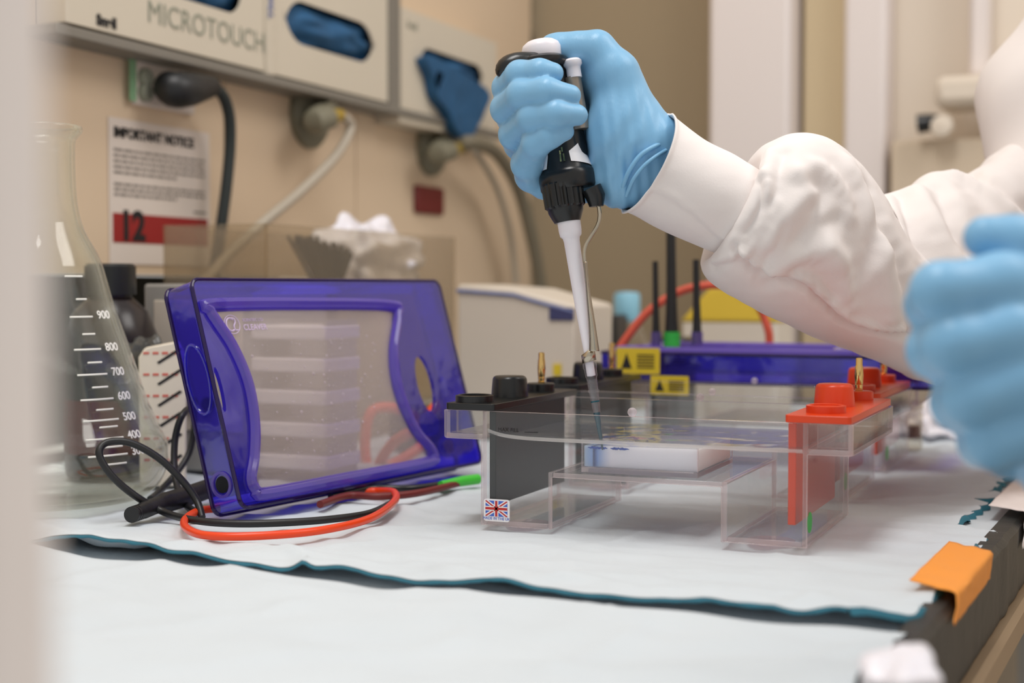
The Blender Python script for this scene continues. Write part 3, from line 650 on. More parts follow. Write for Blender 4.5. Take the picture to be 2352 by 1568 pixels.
bd = lat([(160, 0), (160, 44), (200, 46), (260, 46), (330, 47), (360, 50), (392, 61), (397, 64), (399, 66), (410, 67), (432, 66), (438, 62), (440, 0)], 'black', 'handle_body', dx=16, db=0.004)
lat([(128 + 10, 0), (139, 17), (144, 22), (152, 22), (157, 18), (160, 17), (182, 17), (184, 0)], 'whiteplast', 'eject_button', dx=66, db=-0.004)
lat([(180, 0), (180, 19), (250, 20), (300, 20), (300, 0)], 'stem', 'eject_stem', dx=62, db=-0.003)
lat([(196, 0), (196, 27), (250, 28), (340, 30), (420, 26), (430, 0)], 'black', 'eject_housing', dx=40, db=0.002)
# ribbed nut
mb = MB(); nn = 72; prof = [(422, 44, 0), (426, 46, 1), (476, 45, 1), (480, 42, 0), (488, 41, 0), (506, 33, 0), (512, 30, 0)]
Xr = Vector(SIDE) - Vector(AX) * Vector(SIDE).dot(Vector(AX)); Xr.normalize(); Yr = Vector(AX).cross(Xr)
for py, r, rib in prof:
    for k in range(nn):
        a = 2 * math.pi * k / nn; rr = (r + (2.4 if (k // 2) % 2 else -1.5) * rib) * K; mb.v.append(tuple(Vector(T0) + Vector(AX) * along(py) + (Xr * math.cos(a) + Yr * math.sin(a)) * rr))
mb.f = [(i * nn + k, i * nn + (k + 1) % nn, (i + 1) * nn + (k + 1) % nn, (i + 1) * nn + k) for i in range(len(prof) - 1) for k in range(nn)] + [tuple(range(nn)), tuple((len(prof) - 1) * nn + k for k in range(nn))[::-1]]; mb.m = [0] * len(mb.f)
obj('ribbed_nut', mb, 'black', pip, world=True, angle=25)
mb = MB().tube([P(1358, 432), P(1368, 452), P(1370, 474)], [0.0058, 0.0055, 0.004], 16); obj('eject_clip', mb, 'black', pip, world=True)
lat([(470, 0), (470, 28), (532, 26.5), (543, 25), (548, 20), (556, 18.5), (700, 15.5), (826, 10.5), (826, 0)], 'whiteplast', 'white_shaft', dx=3)
rod = [P(1369, 456, -.001), P(1376, 480, -.002), P(1377, 500, -.002), P(1371, 520, -.002), P(1356, 545, -.002), P(1345, 565, -.002), P(1342, 585, -.002), P(1345, 620, -.002), P(1348, 650, -.002)]
mb = MB().tube(spline(rod, 6), 0.0011, 10); obj('eject_rod', mb, 'steel', pip, world=True)
mb = MB(); pts = spline([(1345, 600, 3), (1348, 640, 3.5), (1353, 690, 5), (1359, 740, 7), (1363, 780, 9), (1365, 806, 11)], 6)
rows = []
for (x, y, hw) in pts:
    for a in np.linspace(-1, 1, 7): rows.append(tuple(dep(x + a * hw, y, PD - 0.0048 + 0.0016 * a * a)))
mb.add(rows, [(i * 7 + k, i * 7 + k + 1, i * 7 + 8 + k, i * 7 + 7 + k) for i in range(len(pts) - 1) for k in range(6)]); obj('eject_strip', mb, 'steel', pip, world=True, thick=0.0006)
mb = MB(); nn = 40; rows = []
for k in range(nn + 1):
    a = 2 * math.pi * k / nn; ca, sa = math.cos(a), math.sin(a); top = 806 - 9 * ca; r = 15.5 * K
    for py in (top, 832 - 2 * ca): rows.append(tuple(Vector(T0) + Vector(AX) * along(py) + (Xr * ca + Yr * sa) * r + Vector(SIDE) * 1.5 * K))
mb.add(rows, [(2 * k, 2 * k + 1, 2 * k + 3, 2 * k + 2) for k in range(nn)]); obj('eject_collar', mb, 'steel', pip, world=True, thick=0.0005)
# label patch on the handle
mb = MB(); nu, nv = 16, 16; o_ = T0 + SIDE * 16 * K + BACK * 0.004
def patch(a0, a1, ya, yb, cut, name, mt, r0=47.8, r1=60):
    rows = []
    for i in range(nu):
        for j in range(nv):
            v = j / (nv - 1); u = i / (nu - 1); py = ya(u) + (yb(u) - ya(u)) * v; rr = np.interp(py, [160, 330, 360, 392, 397], [46, 47.4, 50.5, 61.5, 65.5]) * K + 0.0003
            a = math.radians(a0 + (a1 - a0) * u); rows.append(tuple(Vector(o_) + Vector(AX) * along(py) + (Xr * math.cos(a) + Yr * math.sin(a)) * rr))
    mb = MB().add(rows, [(i * nv + j, i * nv + j + 1, (i + 1) * nv + j + 1, (i + 1) * nv + j) for i in range(nu - 1) for j in range(nv - 1)])
    return obj(name, mb, mt, bd, world=True)
# camera-facing angle
vz = -(ray(1300, 400)); ang0 = math.degrees(math.atan2(Vector(vz).dot(Yr), Vector(vz).dot(Xr)))
sg = 1 if ang0 < 0 else -1
patch(ang0 + sg * 14, ang0 + sg * 86, lambda u: 318 - 0 * u + (1 - u) * 38, lambda u: 380 + 13 * u, None, 'handle_label', 'stickerwhite')
patch(ang0 - sg * 74, ang0 - sg * 46, lambda u: 345, lambda u: 388, None, 'handle_label', 'stickerwhite')
for k, (dx_, h0, h1) in enumerate(((-7, 352, 378), (-1, 345, 356), (1, 360, 378))):
    patch(ang0 + sg * (dx_ - 4), ang0 + sg * (dx_ - 0), lambda u: h0, lambda u: h1, None, 'gold_print', 'gold')
# tip (disposable) and its dye
tip = thing('pipette_tip', 'clear disposable tip holding teal dye, pushed on the end of the pipette', 'pipette tip', tuple(T0))
lat([(820, 7), (832, 8.5), (833, 14.5), (838, 16), (846, 16), (849, 14.5), (866, 13.8), (868, 12.2), (872, 12), (896, 11.2), (897, 13.4), (900, 13.4), (902, 11), (930, 9.6), (960, 7.4), (1000, 4.6), (1033, 1.8), (1033, 1.1), (1000, 3.8), (960, 6.4), (900, 9.8), (872, 10.8)], 'tip', 'tip_shell', tip, dx=1)
lat([(826, 9.5), (850, 10), (864, 10), (866, 0)], 'whiteplast', 'white_collar', pip, dx=1)
lat([(947, 0), (947.5, 7.5), (951, 7.6), (960, 7.0), (1000, 4.4), (1032, 1.6), (1033, 0)], 'dye', 'dye_column', tip, dx=1)
lat([(921, 9.4), (921, 10.2), (924, 10.0), (924, 9.2), (921, 9.4)], 'dye', 'dye_ring', tip, dx=1)

# ================================================================== PERSON (arms in view)
per = thing('person', 'person in white lab coat and blue gloves, at right, lowering a pipette into the tank', 'person', (0.32, 0.95, -0.9))
def chain(Pt, pts, k=0.003):
    d = None
    for (a, b_) in zip(pts[:-1], pts[1:]):
        c_ = cone(Pt, a[0], b_[0], a[1], b_[1]); d = c_ if d is None else smin(d, c_, k)
    return d
def F(x, y, o, r): return (P(x, y, o * 0.01), r * 0.01)
IDX = [F(1290, 215, 4.2, 1.1), F(1182, 215, 2.0, .95), F(1166, 202, 0.3, .84), F(1193, 172, -1.5, .76), F(1240, 166, -2.2, .70), F(1270, 168, -2.2, .58)]
MID = [F(1300, 265, 4.0, 1.1), F(1182, 268, 2.2, 1.0), F(1163, 250, 0.2, .86), F(1198, 217, -2.1, .80), F(1255, 211, -2.9, .76), F(1310, 219, -2.7, .58)]
RNG = [F(1310, 325, 3.8, 1.1), F(1198, 328, 2.2, 1.0), F(1182, 308, 0.2, .86), F(1222, 270, -2.2, .80), F(1275, 262, -3.0, .76), F(1326, 264, -2.7, .58)]
PNK = [F(1320, 385, 3.2, 1.1), F(1222, 402, 1.9, .95), F(1210, 376, 0.3, .86), F(1232, 328, -1.9, .78), F(1262, 312, -2.5, .68), F(1298, 302, -2.4, .50)]
THB = [F(1436, 300, 1.2, 1.8), F(1412, 168, 0.8, 1.22), F(1370, 114, 0.9, .98), F(1322, 112, 1.2, .84), F(1280, 110, 1.5, .72), F(1266, 110, 1.6, .66)]
WR = P(1495, 372, 0.020); WE = P(1640, 455, 0.022)
rn = np.random.RandomState(5)
def wr(Pt, dirv, fr, amp, ph=0.0):
    s = Pt @ (np.array(dirv, np.float32) * fr)
    return amp * np.sin(s + ph)
def hand(Pt):
    fs = [chain(Pt, q, 0.003) for q in (IDX, MID, RNG, PNK)]
    d = fs[0]
    for q in fs[1:]: d = smin(d, q, 0.0004)
    palm = cone(Pt, WR, P(1305, 225, .042), .0215, .0125)
    palm = smin(palm, cone(Pt, P(1325, 215, .034), P(1420, 205, .020), .0115, .013), .006)
    palm = smin(palm, cone(Pt, P(1338, 175, .020), P(1395, 195, .016), .0085, .012), .004)
    for e, rr in ((P(1315, 290, .041), .0130), (P(1325, 350, .037), .0130), (P(1290, 405, .028), .0125)): palm = smin(palm, cone(Pt, WR, e, .0205, rr), .008)
    palm = smin(palm, cone(Pt, P(1420, 420, .012), P(1250, 425, .022), .0125, .0085), .006)
    th = chain(Pt, THB, .006)
    th = smin(th, cone(Pt, P(1475, 325, .012), P(1412, 190, .012), .0205, .0125), .008)
    th = smin(th, cone(Pt, P(1455, 400, .012), P(1410, 290, .006), .0165, .0140), .010)
    th = smin(th, cone(Pt, P(1425, 425, .008), P(1400, 330, .004), .0095, .0095), .010)
    palm = smin(palm, cone(Pt, WR, WE, .0225, .022), .006)
    palm = smin(palm, th, .008)
    d = smin(d, palm, .0028)
    # soft stretched folds of the glove over the thumb pad and wrist
    q = Pt - P(1430, 380, 0); s = q @ RT; z = q[:, 2]
    m_ = np.exp(-(((s - 0.002) / 0.02) ** 2)) * np.exp(-(((z + 0.000) / 0.035) ** 2))
    d = d + 0.00065 * np.sin(s * 900 + 12 * z * 10) * m_ + 0.0004 * np.sin(s * 420 - z * 300) * m_
    return d
lo = np.minimum.reduce([P(1130, 480, -.05), P(1660, 70, .075), P(1130, 70, .0)]) - 0.012; hi = np.maximum.reduce([P(1130, 70, .075), P(1660, 480, -.05), P(1660, 70, .075)]) + 0.012
gv = implicit('glove', hand, lo, hi, 0.00105, 'glove', per, 2); gv['label'] = 'light blue glove gripping the pipette'
# rolled hem of the glove over the wrist
hem = spline([P(1527, 328, -.002), P(1500, 338, -.010), P(1470, 358, -.011), P(1446, 392, -.009), P(1430, 432, -.003), P(1424, 468, .006)], 8)
obj('glove_hem', MB().tube(hem, 0.0014, 10), 'glove', gv, world=True)
hem = spline([P(1530, 345, -.006), P(1505, 360, -.012), P(1478, 382, -.0125), P(1455, 412, -.010), P(1438, 450, -.002)], 8)
obj('glove_hem', MB().tube(hem, 0.0011, 10), 'glove', gv, world=True)

# sleeve of the right arm
def poly(pts): return [np.array(dep(*p)) for p in pts]
def dpoly(Pt, pl):
    d = np.full(len(Pt), 9.0)
    for a, b_ in zip(pl[:-1], pl[1:]):
        ab = b_ - a; t = np.clip(((Pt - a) @ ab) / max(float(ab @ ab), 1e-12), 0, 1); d = np.minimum(d, np.linalg.norm(Pt - a - t[:, None] * ab, axis=1))
    return d
def loft(name, st, folds, mt, parent, nu=200, nvv=150, amp=0.0012):
    """st: top x,y, bottom x,y, distance, half-depth, near-side shift (x,y px)"""
    S = np.array(st, float); u = np.linspace(0, len(S) - 1, nu); sp_ = np.array(spline([tuple(r_) for r_ in S], 24)); tt = np.linspace(0, len(sp_) - 1, nu)
    R_ = np.stack([np.interp(tt, np.arange(len(sp_)), sp_[:, k]) for k in range(S.shape[1])], 1)
    V = np.zeros((nu, nvv, 3))
    for i, r_ in enumerate(R_):
        Tt, Bt = dep(r_[0], r_[1], r_[4]), dep(r_[2], r_[3], r_[4]); c_ = (Tt + Bt) / 2; a_ = (Tt - Bt) / 2; nr = -FW * r_[5] + (RT * r_[6] - UP * r_[7]) * r_[4] / FPX
        for j in range(nvv):
            th = 2 * math.pi * j / nvv; V[i, j] = c_ + a_ * math.cos(th) + nr * math.sin(th)
    du = np.gradient(V, axis=0); dv = np.roll(V, -1, 1) - np.roll(V, 1, 1); Nn = np.cross(du, dv); Nn /= np.maximum(np.linalg.norm(Nn, axis=2, keepdims=True), 1e-9)
    if (Nn[nu // 2, nvv // 4] @ -FW) < 0: Nn = -Nn
    Pf = V.reshape(-1, 3); D_ = np.zeros(len(Pf))
    Nf = Nn.reshape(-1, 3); rel = Pf - CP; front = (Nf * rel).sum(1) < 0; Pq = Pf[front]; rq = rel[front]; rq = rq / np.linalg.norm(rq, axis=1, keepdims=True)
    def snap(pl):                      # lay the crease line onto the cloth surface
        out_ = []
        for p in spline([tuple(q) for q in pl], 6):
            r_ = ray(p[0], p[1]); r_ /= np.linalg.norm(r_); out_.append(Pq[np.argmax(rq @ r_)])
        return out_
    for pl, w_, a_ in folds: D_ += a_ * 1.0 * np.exp(-(dpoly(Pf, snap(pl)) / w_) ** 2)
    ns = np.array([nz(p, 28) * 0.7 + nz(p * np.array([1, 1, 2.2]), 70, 4) * 0.3 for p in Pf]); D_ += amp * ns
    Pf = Pf + Nn.reshape(-1, 3) * D_[:, None]
    mb = MB(); mb.v = [tuple(map(float, p)) for p in Pf]; mb.f = [(i * nvv + j, i * nvv + (j + 1) % nvv, (i + 1) * nvv + (j + 1) % nvv, (i + 1) * nvv + j) for i in range(nu - 1) for j in range(nvv)]; mb.m = [0] * len(mb.f)
    return obj(name, mb, mt, parent, world=True, angle=180, thick=0.0012)
cuff = [(1530, 262, 1430, 480, .800, .030, 34, 14), (1560, 285, 1470, 497, .802, .031, 30, 12), (1610, 322, 1530, 530, .804, .033, 22, 8), (1680, 358, 1600, 560, .806, .034, 12, 4), (1740, 395, 1680, 590, .808, .032, 5, 0), (1780, 420, 1730, 600, .81, .028, 0, 0)]
cf = [([(1432, 470, .785), (1500, 432, .772), (1590, 482, .772), (1690, 570, .775)], .0022, .0011), ([(1535, 262, .80), (1524, 310, .778), (1500, 372, .772), (1432, 478, .79)], .002, .0010),
      ([(1480, 440, .775), (1590, 495, .772), (1680, 582, .775)], .004, -.0010)]
cu = loft('lab_coat_cuff', cuff, cf, 'coat', per, 140, 130, .0006)
slv = [(1760, 415, 1712, 560, .812, .022, 4, 0), (1742, 378, 1668, 584, .813, .034, 6, 0), (1742, 352, 1622, 602, .816, .044, 6, 0), (1775, 326, 1632, 640, .818, .052, 5, 0), (1830, 308, 1700, 688, .825, .058, 0, 0), (1890, 318, 1790, 735, .835, .060, 0, 0), (1950, 362, 1880, 775, .85, .060, 0, 0),
       (1998, 430, 1980, 812, .865, .060, 0, 0), (2035, 505, 2070, 850, .885, .058, 0, 0), (2085, 560, 2150, 880, .905, .056, 0, 0), (2180, 560, 2260, 905, .935, .055, 0, 0), (2320, 560, 2400, 910, .98, .055, 0, 0)]
vf = [([(1690, 570, .775), (1740, 622, .765), (1850, 662, .765), (1905, 712, .77), (1965, 748, .78), (2075, 772, .80), (2160, 800, .82)], .0026, -.0045),
      ([(1692, 560, .775), (1745, 610, .765), (1855, 650, .765), (1912, 700, .77), (1970, 735, .78), (2080, 760, .80)], .0022, .0034),
      ([(1800, 350, .78), (1790, 400, .765), (1770, 470, .762), (1730, 540, .765)], .005, -.0030),
      ([(1830, 400, .77), (1850, 440, .763), (1800, 500, .76), (1770, 560, .76)], .006, .0045),
      ([(1860, 420, .77), (1890, 450, .77), (1830, 560, .762)], .005, -.0030),
      ([(1780, 620, .765), (1860, 575, .76), (1930, 600, .77)], .006, .0036),
      ([(1760, 655, .765), (1850, 620, .76), (1900, 650, .765), (1945, 690, .77), (1990, 600, .78), (2010, 520, .79)], .006, -.0034),
      ([(1900, 560, .768), (1935, 640, .768), (1950, 700, .775)], .006, .0040),
      ([(1950, 380, .79), (1990, 470, .785), (2030, 600, .79), (2050, 720, .80)], .007, .0035),
      ([(2000, 430, .80), (2050, 560, .81), (2080, 650, .81), (2095, 760, .82)], .006, -.0045),
      ([(1770, 350, 0), (1765, 400, 0), (1772, 440, 0)], .004, .0022), ([(1785, 470, 0), (1740, 540, 0), (1715, 580, 0)], .003, .0022), ([(1800, 520, 0), (1765, 590, 0), (1750, 625, 0)], .0035, -.0022),
      ([(1870, 380, 0), (1905, 400, 0), (1935, 440, 0), (1950, 500, 0)], .005, .0026), ([(1845, 560, 0), (1880, 520, 0), (1930, 500, 0)], .004, -.0020), ([(1930, 690, 0), (1990, 640, 0), (2030, 580, 0)], .005, .0026),
      ([(1640, 600, 0), (1680, 592, 0), (1700, 575, 0)], .0028, .0022), ([(1640, 612, 0), (1690, 600, 0), (1740, 640, 0)], .003, -.0018),
      ([(1755, 400, .775), (1762, 440, .768), (1750, 500, .766), (1700, 560, .77)], .0028, .0020), ([(1745, 400, .778), (1750, 440, .77), (1738, 500, .768), (1688, 565, .772)], .0024, -.0022)]
loft('lab_coat_sleeve', slv, vf, 'coat', per, 240, 170, .0016)
# crumpled sleeve behind it running to the elbow
slb = [(2020, 470, 2050, 800, .90, .050, 0, 0), (2035, 448, 2090, 860, .91, .058, 0, 0), (2090, 430, 2160, 880, .925, .060, 0, 0), (2140, 402, 2210, 900, .94, .062, 0, 0), (2190, 408, 2260, 905, .955, .062, 0, 0), (2250, 384, 2320, 910, .97, .062, 0, 0), (2330, 330, 2400, 950, 1.0, .062, 0, 0), (2480, 300, 2520, 960, 1.05, .06, 0, 0)]
bf_ = [([(2040, 460, .87), (2075, 560, .85), (2110, 640, .85)], .006, .004), ([(2065, 450, .87), (2105, 540, .86), (2150, 640, .86)], .006, -.005), ([(2110, 440, .88), (2150, 520, .87), (2200, 610, .87)], .009, .005), ([(2150, 430, .89), (2190, 520, .88), (2225, 580, .88)], .007, -.005),
       ([(2190, 410, .91), (2270, 450, .91), (2352, 520, .92)], .006, .006), ([(2230, 400, .92), (2300, 430, .92), (2400, 500, .93)], .006, -.006)]
loft('lab_coat_sleeve', slb, bf_, 'coat', per, 170, 140, .003)
# upper arm, torso and left sleeve beyond the frame
ELB = dep(2500, 420, 1.04); SH = np.array([0.10, 1.10, 0.50]); LSH = np.array([0.22, 0.78, 0.50]); WR2 = dep(2500, 1060, .50); EL2 = np.array([0.17, 0.66, 0.16])
def coat(Pt):
    d = cone(Pt, dep(2440, 250, 1.02), dep(2460, 430, 1.0), .054, .050); d = smin(d, cone(Pt, dep(2440, 250, 1.02), SH, .056, .075), .02)
    d = smin(d, cone(Pt, dep(2440, 430, 1.0), ELB, .05, .05), .02)
    to = smin(cone(Pt, SH, (.30, .95, -.1), .07, .13), cone(Pt, LSH, (.30, .95, -.1), .07, .13), .08); to = smin(to, cone(Pt, (.3, .96, -.1), (.32, .95, -.5), .16, .19), .06); to = smin(to, cone(Pt, SH, LSH, .07, .07), .05)
    d = smin(d, to, .04); la = smin(cone(Pt, LSH, EL2, .065, .058), cone(Pt, EL2, WR2 + np.array([.02, .0, .01]), .056, .038), .02); d = smin(d, la, .03)
    s = Pt @ np.array([30., 10., 55.]); return d + .0022 * np.sin(s) + .0015 * np.sin(Pt @ np.array([-70., 60., 90.]))
implicit('lab_coat', coat, (-.16, .42, -.72), (.56, 1.36, .60), 0.0085, 'coat', per, 3)
# nearer, blurred left hand
def Q(x, y, o, r): return (dep(x, y, .50 + o * .01), r * .01)
def hand2(Pt):
    ix = chain(Pt, [Q(2440, 700, .8, 1.4), Q(2300, 655, -.6, 1.12), Q(2160, 668, -1.2, .98), Q(2142, 700, .4, .92), Q(2190, 745, 1.6, .85)], .004)
    md = chain(Pt, [Q(2440, 800, .8, 1.4), Q(2310, 770, -1.0, 1.2), Q(2190, 790, -1.4, 1.02), Q(2150, 805, .2, .98), Q(2220, 850, 1.6, .9)], .004)
    rg = chain(Pt, [Q(2440, 900, .8, 1.4), Q(2330, 880, -1.0, 1.2), Q(2235, 910, -1.2, 1.05), Q(2205, 925, .3, .98), Q(2260, 960, 1.6, .9)], .004)
    pk = chain(Pt, [Q(2450, 990, .8, 1.3), Q(2360, 985, -.8, 1.1), Q(2285, 1010, -.9, .98), Q(2262, 1015, .5, .9), Q(2310, 1050, 1.6, .8)], .004)
    tb = chain(Pt, [Q(2520, 720, 2.5, 1.6), Q(2420, 600, 1.6, 1.15), Q(2330, 560, 1.0, .98), Q(2262, 545, .8, .78)], .005)
    d = ix
    for q in (md, rg, pk): d = smin(d, q, .002)
    pa = smin(cone(Pt, dep(2440, 740, .51), dep(2520, 1040, .51), .018, .019), cone(Pt, dep(2440, 960, .508), dep(2500, 1060, .50), .017, .019), .01)
    pa = smin(pa, cone(Pt, dep(2360, 860, .512), dep(2420, 1010, .512), .014, .015), .01)
    pa = smin(pa, cone(Pt, WR2, WR2 + np.array([.05, .03, .02]), .021, .024), .01)
    return smin(smin(d, pa, .005), tb, .003)
L_ = [dep(2060, 480, .47), dep(2640, 1180, .56), dep(2060, 1180, .47), dep(2640, 480, .56), WR2 + np.array([.07, .05, .04])]
g2 = implicit('glove', hand2, np.minimum.reduce(L_) - .012, np.maximum.reduce(L_) + .012, 0.0018, 'glove', per, 3); g2['label'] = 'light blue glove, nearer hand'

# ================================================================== FLASK AND THINGS ON THE LEFT
FC = np.array([-0.632, 0.708, 0.0])
flk = thing('conical_flask', 'large clear glass conical flask with white graduations beside the purple lid', 'flask', tuple(FC))
pro = [(.062, .0015), (.070, .008), (.0755, .018), (.0765, .030), (.0755, .038), (.069, .051), (.0625, .067), (.053, .097), (.044, .123), (.036, .1515), (.026, .171), (.022, .187), (.0207, .2065), (.0208, .226), (.0225, .2300), (.0252, .2335), (.0250, .2365), (.0225, .2370)]
ps = [tuple(p) for p in spline([(a, b_, 0) for a, b_ in pro], 4)]; outer = [(p[0], p[1]) for p in ps]
inner = [(max(r - .0022, .0), z + (.003 if z < .02 else 0)) for r, z in outer][::-1]
obj('flask_body', MB().lathe([(0, .0012)] + outer + inner + [(0, .005)], (0, 0, 0), n=72), 'flask', flk, angle=60)
def frad(z): return float(np.interp(z, [p[1] for p in outer[10:]], [p[0] for p in outer[10:]]))
A0f = math.atan2(-FC[1], -FC[0])          # direction from the flask towards the camera
def fpt(da, z, off=.0004): 
    r = frad(z) + off; a = A0f + da; return (r * math.cos(a), r * math.sin(a), z)
marks = MB(); nums = []
zs = {}
for k, py in ((900, 730), (850, 771), (800, 807), (750, 838), (700, 866), (650, 896), (600, 924), (550, 948), (500, 972), (450, 988), (400, 1014), (350, 1033), (300, 1052), (250, 1073)): zs[k] = CAMH + (660 - py) / FPX * .838
zs[950] = CAMH + (660 - 688) / FPX * .838; zs[1000] = CAMH + (660 - 634) / FPX * .86
for k, z in zs.items():
    long_ = k % 100 == 0; r = frad(z); t_ = (z - .034) / .083; xa = .0244 - .009 * t_; xb = min(.0475 - .0188 * t_, r * .93)
    if not long_: xa, xb = xb - .58 * (xb - xa), xb - .08 * (xb - xa)
    a0, a1 = math.asin(xa / r), math.asin(xb / r)
    marks.tube([fpt(a0 + (a1 - a0) * t, z) for t in np.linspace(0, 1, 8)], 0.00055, 6)
gr = obj('graduations', marks, 'markwhite', flk, world=False)
for k in (900, 800, 700, 600, 500, 400, 300):
    z = zs[k]; r = frad(z); t_ = (z - .034) / .083; da = math.asin(min((.0505 - .0188 * t_) / r, .9)); p = np.array(fpt(da, z - .0012, .0006)); e1 = np.array(fpt(da + .05, z - .0012, .0006)) - p; e2 = np.array(fpt(da, z + .01, .0006)) - p
    e1 /= np.linalg.norm(e1); e2 -= e1 * (e2 @ e1); text('number', str(k), 0.0072, 'markwhite', frame_mat(p, e1, e2), gr, ext=.0001, bold=.0001)

# dark bottle behind the flask
bc = dep(255, 800, 1.02); bot = thing('reagent_bottle', 'dark glass bottle with deep red contents standing behind the flask', 'bottle', (bc[0], bc[1], 0.0))
obj('bottle_body', MB().lathe([(0, 0), (.031, 0), (.033, .004), (.033, .10), (.026, .118), (.015, .128), (.015, .134)], n=40), 'bottle', bot)
obj('liquid_band', MB().lathe([(.0334, .018), (.0334, .056), (.0330, .056), (.0330, .018), (.0334, .018)], n=40), 'wine', bot)
obj('cap', MB().lathe([(.018, .130), (.018, .150), (.016, .152), (0, .152)], n=30), 'black', bot)
# grey equipment box under the wall panel, sachet box
def block(name, label, cat, x0, x1, ytop, ybot, d, thick, mt, bev=.002, parts=None, rot=None, z0=None):
    """box standing on the bench whose near face spans px x0..x1 with its top at ytop, thick metres deep, turned along the bench axes"""
    a = dep(x0, ytop, d); Y = a[1]; b_ = ony(x1, ytop, Y); t = thing(name, label, cat, (a[0], Y, 0 if z0 is None else z0))
    w_ = b_[0] - a[0]; h_ = a[2] - (0 if z0 is None else z0); obj('case', MB().box(0, w_, 0, thick, 0, h_), mt, t, bevel=bev); return t, w_, h_
g, gw, gh = block('power_supply', 'pale grey instrument box in the shadow under the wall panel, behind the purple lid', 'power supply', 330, 585, 652, 0, 1.06, .10, 'greybox')
obj('front_panel', MB().box(.01, gw - .01, -.0015, 0, .03, gh - .012), 'whitebox', g, bevel=.001)
for k in range(3): obj('button', MB().lathe([(.005, 0), (.005, .003), (0, .003)], (gw * (.3 + .15 * k), -.0015, .05), (0, -1, 0), n=20), 'black', g)
r0 = dep(575, 760, 1.02); rk = thing('tube_rack', 'white slatted rack seen through the steamed window of the standing purple lid', 'rack', (r0[0], r0[1], 0))
for k in range(5): obj('shelf', MB().box(0, .062, 0, .05, .006 + .023 * k, .016 + .023 * k), 'stickerwhite', rk, bevel=.0015)
for x in (0, .056): obj('upright', MB().box(x + .002, x + .005, .004, .046, 0, .112), 'greybox', rk)
sa = dep(318, 800, .96); sb = thing('test_strip_carton', 'cream carton printed with black slashes and red writing, between flask and purple lid', 'carton', (sa[0], sa[1], 0), .6)
obj('carton_body', MB().plate([[(0, 0), (.030, 0), (.031, .088), (.026, .098), (.004, .094), (0, .088)]], 0, .022), 'sachet', sb, bevel=.001)
for k in range(6):
    z = .012 + .0145 * k; mb = MB().plate([[(.012, z), (.0135, z - .0012), (.0285, z + .0085), (.027, z + .0098)]], -.0004, -.0001); obj('black_slash', mb, 'ink', sb)
    mb = MB()
    for j in range(4): mb.box(.003 + j * .0062, .007 + j * .0062, -.0003, -.0001, z + .0055 - j * .0001, z + .007)
    obj('red_print', mb, 'redink', sb)
# crumpled dark foil behind flask
mb = MB(); c0 = dep(350, 775, 1.0)
mb.grid(lambda u, v: tuple(np.array([c0[0], c0[1] - .01, 0.075]) + .022 * (1 + .45 * nz((math.cos(6.283 * v) * math.sin(3.14 * u), math.sin(6.283 * v) * math.sin(3.14 * u), math.cos(3.14 * u)), 2.6, 3)) * np.array([math.cos(6.283 * v) * math.sin(3.14 * u + 1e-3), math.sin(6.283 * v) * math.sin(3.14 * u + 1e-3), 1.1 * math.cos(3.14 * u)])), 26, 40, closev=True)
mb2 = MB(); 
tg = tag(obj('crumpled_bag', mb, mat('dark_film', (70, 70, 68), 0.25), angle=25), 'crumpled dark plastic bag on the grey box behind the carton', 'bag')
tg.location = (0, 0, 0)

# cables and banana lead at the left
def zon(x, y, z=.003): return tuple(onz(x, y, z))
lead = thing('black_lead', 'black lead with ribbed plug, looping in front of the flask and under the purple lid', 'cable', zon(300, 1180, 0))
mb = MB().tube(spline([zon(305, 1182, .005), zon(360, 1160, .006), zon(420, 1142, .007), zon(490, 1118, .009)], 6), [.0030, .0036, .0042] + [.0050] * 5 + [.0062] * 11, 20)
obj('plug_body', mb, 'blackrub', lead, world=True)
for k in range(6):
    t = k / 5; p = np.array(zon(302 + 26 * t, 1182 - 9 * t, .005)); q_ = np.array(zon(306 + 26 * t, 1180.5 - 9 * t, .005)); obj('strain_rib', MB().tube([p, q_], .0047, 18), 'blackrub', lead, world=True)
lp1 = [zon(905, 1152, .003), zon(850, 1178, .0028), zon(760, 1192, .0028), zon(650, 1200, .0028), zon(540, 1202, .003), zon(450, 1195, .0035), tuple(dep(380, 1177, .835)), tuple(dep(310, 1138, .83)), tuple(dep(255, 1090, .825)), tuple(dep(228, 1042, .825)), tuple(dep(246, 1016, .83)), tuple(dep(300, 1017, .835)), tuple(dep(365, 1052, .84)), tuple(dep(420, 1105, .842)), tuple(dep(452, 1150, .84)), tuple(dep(464, 1188, .833))]
obj('cord', MB().tube(spline(lp1, 10), .0022, 12), 'blackrub', lead, world=True)
lead2 = thing('black_lead', 'black lead standing in a narrow upright loop against the left side of the purple lid', 'cable', zon(440, 1175, 0))
lp2 = [tuple(dep(452, 1178, .85)), tuple(dep(420, 1150, .87)), tuple(dep(402, 1090, .89)), tuple(dep(402, 1010, .90)), tuple(dep(418, 955, .90)), tuple(dep(440, 938, .92)), tuple(dep(446, 975, .95)), tuple(dep(436, 1035, .95)), tuple(dep(410, 1080, .94)), tuple(dep(370, 1125, .92)), zon(345, 1146, .004)]
obj('cord', MB().tube(spline(lp2, 10), .0022, 12), 'blackrub', lead2, world=True)
ol_ = [zon(505, 1168, .003), zon(460, 1172, .003), zon(426, 1192, .003), zon(430, 1214, .003), zon(480, 1230, .003), zon(600, 1230, .003), zon(740, 1217, .003), zon(850, 1190, .003), zon(905, 1152, .004), zon(905, 1130, .005), zon(870, 1127, .003), zon(830, 1128, .003)]
tag(obj('orange_lead', MB().tube(spline(ol_, 10), .0023, 12), 'orange_cable'), 'glossy orange lead lying in an open loop on the pad below the purple lid', 'cable')
